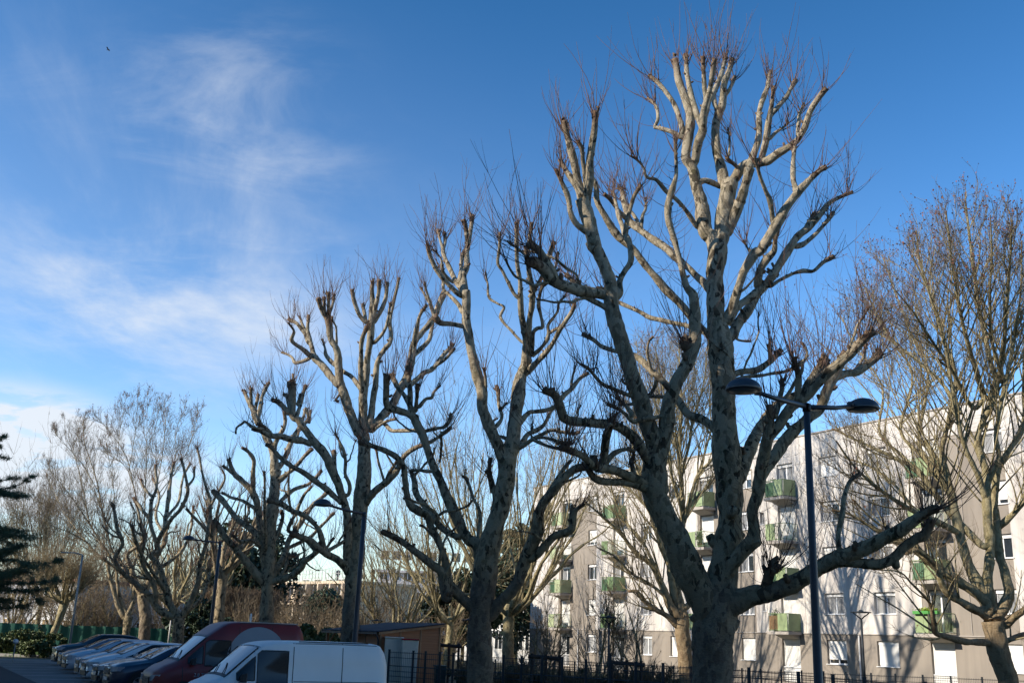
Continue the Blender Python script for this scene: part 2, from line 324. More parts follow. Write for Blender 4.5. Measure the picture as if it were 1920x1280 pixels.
CROPS = {'A': (980, 40, .34375), 'B': (980, 440, .34375), 'C': (1000, 780, .39583), 'D': (680, 360, .28125), 'E': (680, 680, .28125),
         'F': (400, 460, .28125), 'G': (400, 760, .28125), 'R': (800, 1040, .25), 'N': (0, 0, 1), 'J': (1560, 780, .3904), 'K': (0, 700, .28125), 'H': (60, 1130, .1875), 'I': (1560, 320, .375), 'L': (0, 1040, .25)}
def parse(s):
    cur = s[0]; out = []; w = None
    for tok in s[1:].split():
        if tok[0].isalpha(): cur = tok[0]; tok = tok[1:]
        if not tok: continue
        q = [float(a) for a in tok.split(',')]; x0, y0, sc = CROPS[cur]
        w = q[2]*sc if len(q) > 2 else w
        out.append((x0+q[0]*sc, y0+q[1]*sc, w))
    return out
def traced_tree(name, label, Y0, trunk, limbs, seed, shootL=(.7, 2.0), density=1.0, mat='bark', smat='shoot', oldz=3.5, group='pollarded plane trees in a row', basez=0., side=1.0, fine=None, extra=.3):
    """tree whose limbs follow measured centre lines; every limb runs at its own depth"""
    r = np.random.default_rng(seed)
    store = []; nodes = []                      # (px, py, Y, P, radius)
    tp = parse(trunk[0]); b = at(tp[0][0], tp[0][1], Y0); base = np.array([b[0], b[1], basez])
    root = thing(name, label, 'tree', base, group=group)
    acT, acL, acS, acB = Acc(), Acc(), Acc(), Acc()
    def run(s, dz, acc, first=False, tip=True, flag=''):
        pts = parse(s)
        if first: Ys = Y0; emb = None
        else:
            x, y = pts[0][:2]; nd = min(nodes, key=lambda q: (q[0]-x)**2+(q[1]-y)**2); Ys = nd[2]; emb = nd
            if (nd[0]-x)**2+(nd[1]-y)**2 > 45**2: emb = None
        seg = np.concatenate([[0], np.cumsum([math.dist(pts[i][:2], pts[i+1][:2]) for i in range(len(pts)-1)])]); tot = seg[-1]
        if dz is None: dz = side*r.choice([-1, 1])*r.uniform(.25, .75)*tot*Ys/FPX
        P = []; R = []
        for (x, y, w), q in zip(pts, seg):
            Y = Ys+dz*(q/tot)**1.0*(1 if not first else 1); p = at(x, y, Y); P.append(p); R.append(w/2*mpp(p)*(1 if first else .93))
        if first:                                # carry the trunk down to the ground with a root flare
            d = P[0]-P[1]; g = P[0]+np.array([0, 0, basez-P[0][2]]) if P[0][2] > basez else P[0]
            g = np.array([base[0], base[1], basez-.15])
            P = [g, g+(P[0]-g)*.35]+P if P[0][2] > basez+.3 else P; R = [R[0]*1.45, R[0]*1.08]+R if len(P) > len(R) else R
        elif emb is not None:
            P = [emb[3]+(P[0]-emb[3])*.15]+P; R = [min(R[0]*1.25, emb[4]*.8+.001)]+R
        P, R = resample(P, R, max(.06, np.mean(R)*(.3 if first else .5)))
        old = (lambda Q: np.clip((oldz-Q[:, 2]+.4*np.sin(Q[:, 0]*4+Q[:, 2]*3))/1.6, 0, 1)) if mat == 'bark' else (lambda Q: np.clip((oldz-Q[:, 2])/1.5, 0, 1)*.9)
        P2, s_ = limb_mesh(acc, P, R, r, tip=tip and 'n' not in flag, old=old, wobble=.1 if first else (.09 if fine else .2))
        for i in range(0, len(P), 2):
            v = P[i]-np.array([0, 0, CH]); f = v@_F; nodes.append((960+FPX*(v@_R)/f, 640-FPX*(v@_U)/f, P[i][1], P[i], R[i]))
        Lm = s_[-1]; store.append((P2, R, first))
        if fine: return
        if tip and 'n' not in flag:
            m = int((16 if '!' in flag else 11)*density*r.uniform(.8, 1.25)); e = P2[-1]; t = P2[-1]-P2[-3]; t /= np.linalg.norm(t)+1e-9
            rr = max(R[-1], .03)
            if R[-1] > .022:
                a = r.normal(size=(m, 3)); a -= (a@t)[:, None]*t*.4; a /= np.linalg.norm(a, axis=1, keepdims=True)
                back = r.uniform(0, .45, m)[:, None]
                O = e-t*back+a*rr*.85; D = a*.75+t*.65+np.array([0, 0, .5])
                Ls = (shootL[0]*.6+(shootL[1]-shootL[0]*.6)*r.random(m)**1.5)*(1.45 if '!' in flag else 1)
                PP = shoots(acS, O, D, Ls, r.uniform(.008, .0135, m), r, up=.85, bead=.25)
                m2 = int(m*.8); idx = r.integers(0, m, m2); j = r.integers(2, 6, m2); O2 = PP[idx, j]; D2 = PP[idx, j]-PP[idx, j-1]; D2 = D2/np.linalg.norm(D2, axis=1, keepdims=True)+r.normal(0, .5, (m2, 3))
                shoots(acS, O2, D2, Ls[idx]*.3, np.full(m2, .006), r, up=.5, n=4)
                for _ in range(8 if '!' in flag else 3):         # knuckles round the head
                    c = e-t*r.uniform(0, .3)+(lambda q: q/np.linalg.norm(q))(r.normal(size=3))*rr*.8
                    limb_mesh(acL, np.array([c, c+r.normal(0, rr*.35, 3)+[0, 0, rr*.3], c+r.normal(0, rr*.4, 3)+[0, 0, rr*.9]]), np.array([rr*.55, rr*.5, rr*.3]), r, k=6, wobble=0)
        if not first:                           # side shoots along the limb
            m = int(Lm*density*(2.0 if '*' not in flag else 7))
            if R.mean() < .16 or '*' in flag:
                idx = r.integers(int(len(P)*.3), len(P)-1, m); a = r.normal(size=(m, 3)); a /= np.linalg.norm(a, axis=1, keepdims=True); a[:, 2] = np.abs(a[:, 2])*.6
                shoots(acS, P2[idx]+a*R[idx][:, None]*.7, a, r.uniform(.25, 1.3, m)*(1.5 if '*' in flag else 1), r.uniform(.006, .010, m), r, up=1.0)
                for _ in range(int(Lm*1.1)):     # short spurs and old knots
                    i = r.integers(int(len(P)*.2), len(P)-1); q = r.normal(size=3); q /= np.linalg.norm(q); q[2] = abs(q[2])*.8; rr = max(.018, R[i]*.35)
                    limb_mesh(acL, np.array([P2[i]+q*R[i]*.4, P2[i]+q*(R[i]+rr), P2[i]+q*(R[i]+rr*2.4)+[0, 0, rr]]), np.array([rr*1.2, rr, rr*.8]), r, k=6, wobble=0)
    for i, s in enumerate(trunk): run(s, 0 if i == 0 else None, acT, first=(i == 0), tip=False)
    for l in limbs:
        if isinstance(l, tuple): s, dz, fl = l
        else: s, dz, fl = l, None, ''
        run(s, dz, acL, flag=fl)
    if not fine:                                # crooked lesser branches between the main limbs
        ztop = max(p[0][-1][2] for p in store)-base[2]
        for P, R, first in list(store):
            if first: continue
            L = float(np.linalg.norm(np.diff(P, axis=0), axis=1).sum()); m = r.poisson(L*extra)
            for _ in range(m):
                i = int(r.integers(int(len(P)*.15), len(P)-1))
                if R[i] < .035 or P[i][2]-base[2] > .6*ztop: continue
                T = P[i+1]-P[i]; T /= np.linalg.norm(T)+1e-9; a = r.normal(size=3); a -= a@T*T; a /= np.linalg.norm(a); d = a*.9+T*.45+[0, 0, .25]; Lb = r.uniform(.8, 2.6)*(Y0/45)**.4; n = 6; pts = [P[i]+a*R[i]*.3]
                for q in range(n): d = d+r.normal(0, .28, 3)+[0, 0, .10]; d /= np.linalg.norm(d); pts.append(pts[-1]+d*Lb/n)
                rb = min(R[i]*.5, r.uniform(.028, .055)); PP, RR = resample(pts, np.linspace(rb*1.3, rb*.75, n+1), .1); PP, _s = limb_mesh(acL, PP, RR, r, wobble=.3)
                mm = int(7*density); e = PP[-1]; shoots(acS, e-d*r.uniform(0, .25, mm)[:, None], r.normal(0, .6, (mm, 3))+d*.6+[0, 0, .5], r.uniform(.4, 1.5, mm), r.uniform(.007, .011, mm), r, up=.8)
                mm = int(6*density); j = r.integers(2, len(PP), mm); shoots(acS, PP[j], r.normal(0, 1, (mm, 3)), r.uniform(.2, .9, mm), np.full(mm, .0075), r, up=.9)
    acT.build('trunk', M[mat], root, base)
    if fine:
        dens, twig, leaves, reach = fine['dens'], fine['twig'], fine['leaves'], fine['reach']
        zt = max(p[0][-1][2] for p in store)
        for P, R, first in store:
            if first: continue
            L = float(np.linalg.norm(np.diff(P, axis=0), axis=1).sum()); m = int(L*2.6*dens); n = len(P)
            idx = r.integers(int(n*.25), n-1, m); T = P[idx+1]-P[idx]; T /= np.linalg.norm(T, axis=1, keepdims=True)
            a = r.normal(size=(m, 3)); a -= (a*T).sum(1)[:, None]*T; a /= np.linalg.norm(a, axis=1, keepdims=True)
            rem = (1-idx/n)
            LA = (.9+rem*L*.42)*r.uniform(.5, 1.15, m)*reach; LA = np.minimum(LA, np.maximum(.5, zt-P[idx][:, 2]+.5))
            QA = shoots(acL, P[idx], T*.75+a*.62+[0, 0, .15], LA, np.clip(R[idx]*.45, twig*1.6, .04), r, up=.5, n=7, k=4)
            for lev, (mm, ff, rr, sp_) in enumerate(((7, .42, 1.0, .5), (3, .5, .8, .6))):
                N_ = len(QA)*mm; i0 = r.integers(0, len(QA), N_); j = r.integers(2 if lev == 0 else 1, QA.shape[1], N_); LL = np.linalg.norm(QA[i0, -1]-QA[i0, 0], axis=1)
                D = QA[i0, j]-QA[i0, j-1]; D = D/(np.linalg.norm(D, axis=1, keepdims=True)+1e-9)+r.normal(0, sp_, (N_, 3))
                QA = shoots(acS, QA[i0, j], D, LL*ff*r.uniform(.4, 1.1, N_)+.1, np.full(N_, twig*rr), r, up=.4, n=5 if lev == 0 else 4)
                if leaves:
                    E_ = QA[:, -1]; hh = (E_[:, 2]-base[2])/(zt-base[2]); keep = r.random(len(E_)) < leaves*np.clip((hh-.6)*2.6, .01, 1); beads(acB, E_[keep], fine.get('leaf', .035), r)
    cr = acL.build('crown', M[mat], root, base)
    acS.build('twigs', M[smat], cr, base)
    if acB.V: tag(acB.build('dry_leaves', M['seed'], cr, base), kind='stuff')
    return root
SHADE_H = 23.; SUN_E = 4.4; SKY_S = .102; SKY_SAT = 1.15; CLOUD = (5.2, 5.5, 5.9, 1); EXPO = 0.68
# ================================================================== the four traced pollards
T1_trunk = ["C845,1280,182 845,1150,180 852,1010,195 868,900,180 890,800,150 905,700,140 918,600,150 930,480,128 930,330,122 925,200,132 918,60,118 B1105,900,118 1090,750,115 1080,640,132 1073,560,125 1055,450,108 1047,320,104 1045,200,106 1055,110,105 1062,40,100",
            ]
T1_limbs = [
 ("C835,990,150 800,860,160 750,750,150 700,620,138 645,520,128 595,425,125 565,340,128 565,240,118 560,130,100 B660,1000,98 650,920,98 600,760,92 560,640,88 520,520,84 492,420,84 490,340,88 480,260,80 430,130,76 390,50,76 A410,1250,80 385,1130,82 350,1040,85 325,980,80", -1.6, 'n'),
 ("B1055,120,90 1035,20,88 A1000,1150,85 975,1000,74 955,880,68 930,790,62 895,740,62 900,650,58 905,540,52 885,430,50 850,330,44 830,215,40", .6, ''),
 "A940,760,50 965,650,48 985,590,52 990,470,38 1020,350,30 1045,205,26",
 "A985,600,40 955,520,36 925,420,32 900,330,30 890,185,28",
 "A990,570,34 1015,440,30 1050,360,28 1085,280,26 1110,195,24",
 "A1000,430,28 985,300,26 980,190,26",
 "A850,625,30 810,600,26 740,580,24 720,575,22 742,530,20 725,460,18 680,415,14",
 "A870,600,32 855,520,30 830,450,30 795,400,30 740,340,26 685,295,20",
 ("B1062,50,100 A1095,1180,96 1105,1080,94 1120,960,94 1135,880,90", .4, 'n'),
 ("A1105,900,60 1075,760,58 1055,680,52 1050,580,50 1065,500,46 1090,420,42 1100,350,40 1125,280,34 1145,205,28", .8, ''),
 "A1110,400,24 1140,350,22 1155,300,18",
 "A1055,470,28 1045,400,26 1075,310,24",
 ("A1120,1150,60 1160,1060,56 1190,970,58 1215,880,60 1235,800,60", -.6, 'n'),
 "A1140,880,60 1200,800,58 1270,775,56 1340,765,50 1400,720,44 1460,680,44 1510,630,40 1545,560,38 1575,470,34 1620,400,30 1650,365,26",
 "A1500,620,24 1510,510,22 1535,450,16",
 "A1235,800,52 1260,720,44 1285,640,36 1290,560,34 1300,470,32 1330,370,28 1350,270,24",
 "A1300,750,42 1330,650,40 1345,550,38 1360,450,26 1370,365,22",
 "A1345,530,28 1400,460,28 1450,390,26 1490,320,22",
 "A1345,640,22 1380,610,20 1430,570,14 1450,550,12",
 "A1190,820,28 1150,780,24 1110,740,18", "A1125,730,16 1130,650,14 1120,580,10",
 ("B1085,500,62 1140,400,58 1180,300,52 1210,200,52 1270,100,54 A1300,1250,54 1350,1150,58 1400,1080,60 1450,1000,54 1500,930,48 1560,870,35 1620,815,30 1660,790,26", -2.0, ''),
 "A1365,1090,30 1345,980,30 1320,920,24 1290,820,22 1265,740,18",
 "A1490,930,36 1475,850,32 1475,760,28 1490,660,24",
 ("B1120,470,56 1170,400,44 1230,350,44 1300,290,50 1350,240,52 1400,160,48 1450,80,46 A1500,1180,46 1560,1130,44 1610,1070,35 1660,1000,28 1720,965,24 1795,930,20", 1.8, ''),
 "A1490,1225,32 1540,1210,30 1600,1160,24 1650,1100,24 1695,1040,20",
 "A1535,1140,24 1580,1060,20 1590,1045,18",
 "B1280,275,44 1290,200,45 1320,140,50 1370,90,35 A1380,1200,28 1400,1130,22",
 "B1350,280,24 1400,250,22 1470,215,20 1530,195,24 1590,195,22 1640,150,24 1695,120,24",
 ("B1130,560,60 1180,480,60 1225,420,58 1290,330,46 1330,275,40", 1.5, 'n'),
 "B1255,130,12 1230,80,12 1205,30,12",
 ("B1020,300,50 985,260,46 940,220,42 870,150,40 800,90,46 740,50,46 680,0,42 A620,1120,44 580,1080,38 550,1000,34 540,920,28 520,905,26", 2.2, ''),
 "A570,1080,30 530,1040,28 480,970,22 445,935,16", "A650,1140,22 650,1070,20 670,1020,18 670,960,10", "A640,1120,20 600,1050,20 560,990,16",
 "A950,1120,28 900,1040,26 840,970,24 790,935,26 730,870,22 675,850,18 660,800,14 630,760,12 590,730,10",
 ("A990,870,36 1020,878,36 1075,900,36", .3, 'n'),
 # right fork of the left stem, with its knots
 ("C600,345,100 B740,1260,95 780,1100,88 800,950,80 850,800,80 900,680,80 930,600,84 935,500,62 935,390,60 930,330,56 890,280,40 865,180,36 845,60,36 A825,1160,34 800,1080,40 800,1000,44 815,930,36 830,850,24 830,740,22 832,630,20", -1.5, '*'),
 ("B900,600,60 880,570,50", -.1, '!'),
 ("B1055,575,60 1000,530,48 940,470,45 880,400,46 800,320,46 720,230,44 640,130,44 600,80,42 540,30,40 A500,1140,44 450,1060,40 410,980,36 400,900,34 380,860,30", -1.0, 'n'),
 "A575,1200,50 545,1130,30 520,1040,24 495,930,18", "A560,1160,34 580,1050,28 600,970,24 645,890,18",
 ("B520,320,50 530,250,36 560,200,36 590,150,36 590,60,34 A570,1190,38", .3, 'n'),
 "A350,1050,56 320,960,50 290,900,40 250,840,36 200,755,26",
 "A365,1150,56 300,1110,36 265,1050,36 250,960,34 215,890,26 175,805,20",
 "A335,990,58 300,850,46 265,700,42 240,600,40 228,535,34",
 "A350,1000,60 365,850,48 370,740,44 385,620,42 395,490,36",
 "A345,900,30 335,800,26 320,700,24 295,650,18",
 ("B460,330,58 370,310,62 280,290,66 180,250,76 130,200,70 80,160,60 20,140,50", -1.6, '!'),
 ("B170,230,52 130,150,48 90,80,46 30,50,38", -.4, '!'), "B300,330,30 275,260,28 240,210,26",
 ("B470,400,38 440,385,34 360,350,30 300,325,28", -.4, 'n'), "B460,320,26 440,300,26 400,290,24",
 ("B1050,575,34 980,530,30 900,500,28 800,475,28 700,450,26 640,420,26 540,378,24 460,350,20", 1.6, 'n'),
 ("B1060,1070,60 1040,1050,60 980,1010,50 900,970,46 850,900,44 790,830,42 720,760,40 650,690,36 580,650,26 520,640,26 440,610,26 390,570,24 325,540,22", 2.6, ''),
 ("B850,900,24 790,885,22 730,880,20 680,880,18", .4, ''),
 ("B785,985,26 700,1000,26 640,1010,26 600,1015,26 540,960,22 460,925,18", -.8, ''),
 "B600,980,30 560,930,22 510,890,16",
 ("B690,1240,64 620,1130,56 560,1070,56 490,1030,60 400,1020,56 300,1015,56 230,1000,52 200,930,50 170,880,46 115,855,38", -2.0, '*'),
 "B485,1010,30 505,990,22 520,970,16", "B600,880,26 500,840,22 430,810,20 380,750,20 335,715,16",
 ("C545,330,62 450,280,46 370,250,46 300,240,46 240,200,42 180,170,34 130,150,26", -2.2, '*!'),
 ("C545,345,60 470,320,44 380,310,40 300,290,36 260,240,28", -1.2, '*'),
 "C340,240,30 380,180,26 430,155,20 480,165,14", "C480,290,26 465,220,24 475,185,18", "C330,230,42 335,150,40 360,70,34 385,20,24",
 "C290,230,40 280,190,36", "C160,160,34 140,130,30",
 ("C905,900,140 970,878,112 1040,852,102 1100,840,100 1200,800,95 1300,750,86 1380,700,86 1450,665,90 1520,640,72 1600,610,66 1680,575,62 1740,545,70 1800,500,54 1870,450,42 1915,440,36", -3.0, '*!'),
 ("C1440,680,60 1560,690,50 1640,695,52 1700,670,60 1750,620,52 1810,580,50 1850,560,50 1890,490,36", -.8, '!'),
 ("C1700,680,50 1718,710,34", .1, 'n'),
 "C1450,640,28 1443,560,26 1460,470,28 1475,380,26 1500,310,22 1545,275,16",
 ("C1090,830,62 1120,740,50 1150,700,58", -.5, '!*'),
 ("C850,830,84 900,780,72 950,710,70 1000,640,74 1040,590,82 1045,540,70 1035,450,62 1060,370,60 1075,250,60 1100,150,58 1110,60,56 B1345,1000,46 1335,920,36", -2.2, '*'),
 ("C1050,580,60 1068,610,50", -.1, 'n'),
 ("C1105,110,56 B1360,1080,58 1400,1030,60 1460,950,60 1550,880,60 1640,780,60 1720,700,56 1780,650,56 1850,580,46 1915,525,40", -1.2, '*!'),
 ("C1060,350,60 1090,260,64 1160,160,60 1230,80,60 1300,10,58 B1620,950,60 1650,860,60 1700,760,56 1740,690,50 1765,640,40", .9, '*'),
 ("B1660,800,44 1700,780,42 1760,760,46 1820,750,50 1870,720,50 1920,680,46 1950,640,40", .8, '*!'),
 ("B1510,890,60 1580,780,46 1650,700,55", .7, '*!'), ("B1500,900,44 1500,780,38 1480,680,36", -.4, '*!'),
 "B1370,990,40 1400,900,28 1415,790,26", "B1820,730,20 1860,660,20 1870,600,14",
 ("C960,290,100 1000,205,82 B1250,1160,68 1310,1040,56 1370,950,50 1430,890,44 1500,860,40", 1.5, 'n'),
 ("B1120,770,44 1190,750,40 1280,740,36 1340,700,36 1380,660,36 1410,630,30", .8, ''), "B1350,690,26 1350,650,24 1335,600,18",
 ("B1150,790,24 1220,775,22 1330,765,20 1440,740,20 1500,715,16", .5, ''),
 ("C925,480,60 945,450,52", -.55, 'n'), ("C860,600,60 838,560,40", 0, 'n'), ("C960,560,60 992,575,34", 0, 'n'), ("C930,1000,70 958,960,50", 0, 'n'), ("C780,960,60 760,940,60",0,'n'),
]
T2_trunk = ["R395,960,196 400,700,186 410,480,180 430,300,170 E840,1280,140 885,1100,130 930,950,125 950,800,120 960,700,128 962,620,128"]
T2_limbs = [
 ("E965,650,118 1000,560,108 1020,450,96 1035,300,90 1050,150,90 1070,50,82 D1082,1170,82 1090,1080,76 1095,1020,70", .8, 'n'),
 ("E935,630,96 910,560,90 880,500,90 840,400,82 800,300,76 790,200,76 760,80,72 D735,1110,72 710,1000,70 690,880,66 690,740,66 683,660,66", -.8, 'n'),
 "D680,670,62 665,560,52 690,500,46 695,400,42 715,320,34 730,160,28", "D700,380,34 690,270,32 675,180,30",
 "D645,600,34 655,500,30 665,420,26 685,380,22",
 "D655,650,36 600,560,34 560,470,34 540,400,30 550,340,24 550,270,22", "D540,400,24 515,300,20 503,250,22",
 "D670,690,42 630,670,38 570,610,36 520,550,36 480,500,34 450,430,30 435,355,26", "D600,600,26 540,540,26 520,440,14 460,380,12",
 "D665,800,34 630,740,28 580,690,26 540,645,24 535,570,22 525,480,16",
 "D670,895,36 590,880,34 520,870,36 480,830,42",
 "E815,200,22 820,100,20 808,30,20", "E880,430,28 920,390,30 930,350,26 905,280,24 900,200,26 890,165,36", "E920,320,16 960,265,16",
 "D1090,1150,72 1090,1000,56 1075,900,46 1060,800,42 1055,700,42 1050,600,36 1030,520,32 1025,400,28 1030,200,30",
 "D1050,710,36 1010,680,26 970,600,26 930,520,24 905,470,22 910,370,20 912,270,20",
 "D1095,1020,52 1110,880,44 1125,760,44 1130,650,40 1110,550,36 1100,450,32 1095,370,34",
 "D1120,700,38 1160,620,30 1200,550,28 1240,450,32 1280,330,32", "D1190,560,24 1240,600,22 1280,520,22 1300,400,20", "D1105,360,26 1130,200,26",
 "D1125,1080,36 1135,950,32 1165,910,28 1200,900,26 1190,820,24 1170,740,26 1190,640,24 1230,600,20",
 "D1095,1200,52 1170,1120,38 1250,1030,36 1310,930,34 1350,870,34 1400,790,28 1415,720,24",
 "D1130,1090,32 1220,1000,30 1240,940,26 1240,880,22 1300,800,20 1310,740,18 1350,690,14", "D1245,940,26 1290,910,24 1350,880,20",
 "D1070,1000,24 1050,990,20 1000,930,20 920,840,22 940,770,20 900,745,18 845,705,20 835,620,16 820,540,14",
 "E1045,400,44 1110,335,36 1150,325,32 1230,315,32 1290,285,32 1340,220,36 1390,170,34 1440,110,28 1500,70,22", "E1390,160,20 1400,80,16 1420,20,12",
 "E1040,560,48 1100,480,36 1160,450,32 1210,410,28 1240,340,24 1270,300,20",
 "E1035,570,44 1120,520,32 1190,480,28 1260,450,26 1330,460,26 1400,470,24 1450,455,20", ("E1150,500,26 1260,510,24 1340,540,30 1390,530,32", -.5, '*!'),
 ("R470,450,120 560,350,104 640,260,100 690,170,92 E1085,1290,90 1150,1130,86 1175,1020,80 1210,930,74 1270,860,68 1340,780,62 1420,720,56 1500,700,46", -2.0, ''),
 "E1235,870,34 1300,760,28 1350,690,26 1390,650,20",
 ("E1130,1300,66 1210,1220,58 1290,1150,58 1380,1120,52 1400,1060,44 1420,990,36 1480,935,24", -1.0, ''), "E1385,1070,26 1390,1000,24 1395,950,20",
 ("R400,440,120 320,370,100 210,270,92 140,180,84 110,120,78 G1560,1290,74 1520,1130,70 1440,1050,60 1380,990,54 1300,930,46 1210,870,40 1130,835,36", -1.5, '*'),
 ("G1570,1230,60 1540,1040,54 1500,900,52 1450,800,52 1430,740,52 1370,700,58 1305,640,52 1285,520,46 1268,420,46 1245,380,44 1215,345,40 1140,300,38 1050,270,34 970,255,30", -1.0, ''),
 ("R380,320,110 E770,1240,82 700,1170,80 640,1060,75 580,920,70 530,800,62 480,700,60 430,580,56 390,480,56 350,380,60 320,300,44 315,180,38 305,30,40", 1.0, '!'),
 ("E350,370,60 300,340,52 230,320,54 170,290,50 160,180,48 160,80,40", -.8, '!'), "E330,320,40 290,240,36 230,150,34 190,80,34", "E355,320,32 360,250,30 365,140,28",
 "E380,290,30 420,240,26 460,230,26 480,190,18 520,150,14", "E410,460,26 480,440,24 540,430,28 580,390,28 590,340,22", "E430,540,28 480,510,26 540,470,26 590,430,24",
 "E525,460,20 525,560,18 515,660,16", "E440,725,26 370,715,22 320,720,20",
 "E760,1220,28 775,1100,28 780,990,26 740,900,24 700,790,22 665,755,20",
 ("E845,1200,64 855,1100,50 870,1000,46 878,880,42 850,720,32 855,640,28", .5, ''), "E865,860,30 850,780,26 825,715,20",
 "E640,1160,46 560,1120,46 480,1050,44 420,960,46 360,880,50 345,790,38 325,730,26",
]
T3_trunk = ["G925,1560,125 925,1450,122 925,1300,115 940,1100,110 960,950,100 975,750,96 988,600,100 1000,450,96 1000,330,96 1000,250,90"]
T3_limbs = [
 ("G925,1180,66 895,1050,62 895,850,60 890,700,60 860,600,60 830,500,56 790,420,60 740,330,60 690,270,60 650,220,60 600,150,56 560,90,50 F530,1130,50 525,1000,44 515,910,52", -1.5, '!'),
 ("F500,1110,42 440,1050,36 395,1030,28", -.3, '!'), "F510,1080,30 490,1010,28 465,990,24", "F560,1120,30 590,1020,26 615,930,22", "F560,1060,26 580,990,18",
 "G650,255,46 600,235,44 520,225,44 440,210,44 380,205,40 310,170,34 262,150,32", "G390,200,36 360,160,24 300,120,20",
 ("G850,640,46 760,560,42 680,510,40 600,450,38 520,400,36 440,340,34 390,280,28 350,255,22", -.8, '*'),
 "G840,560,40 815,420,32 800,300,30", "G900,590,28 905,520,26 880,460,26 885,380,24 865,290,24 830,220,16 805,180,12",
 "G985,700,56 1040,620,48 1100,550,48 1160,500,48 1210,450,46 1240,400,42 1270,340,36 1340,290,32 1400,260,26", "G1140,500,20 1100,370,16 1080,280,14", "G1150,500,26 1190,420,26 1240,350,24",
 ("F1000,1270,86 960,1240,76 920,1130,66 880,1020,62 850,930,66 840,850,60 835,750,56 820,680,50 790,620,42 775,540,42 760,480,42", -.9, ''),
 "F755,490,40 720,420,36 695,350,30", "F755,480,28 740,440,24 742,340,20", "F762,480,28 765,440,26 772,310,24", "F765,480,28 780,440,24 800,380,22 808,325,20", "F820,660,20 820,550,14 795,500,12 790,470,10",
 "F830,930,54 790,870,50 730,800,50 680,750,50 665,720,38 640,620,34 625,560,26 630,470,20", "F655,745,30 600,770,26 545,780,24 520,740,20 455,712,16",
 "F650,740,36 580,680,30 525,630,32 540,570,18 500,515,12", "F640,650,30 610,590,30 560,530,26 500,490,24", "F610,580,26 590,510,20 575,475,16",
 "F1005,1220,66 1005,1100,58 1000,1000,56 1010,850,52 1035,700,50 1050,600,50 1060,500,48 1065,400,42 1065,230,28", "F1068,490,36 1090,380,32 1105,225,28", "F1075,510,36 1110,450,34 1140,370,30 1165,240,22",
 "F1055,530,34 1010,500,30 970,450,30 940,370,30 928,295,28", "F1020,510,28 1005,430,24 1000,390,20", "F1000,1000,46 985,850,36 985,700,34 990,620,34 1020,540,26",
 ("F1045,1180,56 1075,980,42 1085,850,40 1100,750,38 1140,690,34 1180,630,30 1185,500,24 1200,400,22 1220,300,22 1238,210,18", -.8, ''), "F1075,645,30 1140,570,24 1165,500,20 1180,380,16",
 ("F1050,1220,66 1130,1130,60 1200,1050,60 1260,940,62 1300,860,60 1330,750,56 1340,650,46 1390,580,44 1450,500,44 1500,400,42 1540,310,36", 1.2, ''),
 "F1335,700,40 1345,600,34 1370,480,26 1425,395,22", "F1330,740,40 1390,680,34 1440,620,30 1460,520,24", "F1470,460,36 1450,400,26 1430,330,20 1410,240,16", "F1440,385,18 1380,280,14",
 "F1310,930,38 1400,850,36 1460,825,34 1500,770,30 1550,710,28 1600,660,26", "F1450,820,26 1540,760,24 1610,690,20",
 "F1090,1190,34 1130,1180,30 1190,1230,30 1260,1235,28 1400,1235,26 1480,1220,24", "F1060,1230,24 1140,1180,20 1220,1155,18",
 "F985,960,36 930,880,30 870,840,30 800,790,30 750,730,28 740,680,18 725,625,16",
 ("F980,1240,18 975,1100,16 978,950,14", -.5, ''), ("F850,980,16 815,1030,16 830,1040,24", -.3, ''),
 ("G905,1110,70 830,1030,58 760,990,58 700,950,50 650,900,46 570,870,40 510,850,32", -1.8, '*'), ("G740,975,44 710,850,38 680,800,36 600,730,36 520,690,34 450,650,38 360,630,36", -.8, '*'),
 "G745,965,26 780,910,20 805,880,18", "G760,970,28 860,910,26 900,860,20",
]
T4_trunk = ["G350,1560,92 352,1400,86 358,1280,84 365,1150,90 375,1000,80 385,850,76 400,700,72 410,550,64 415,430,74"]
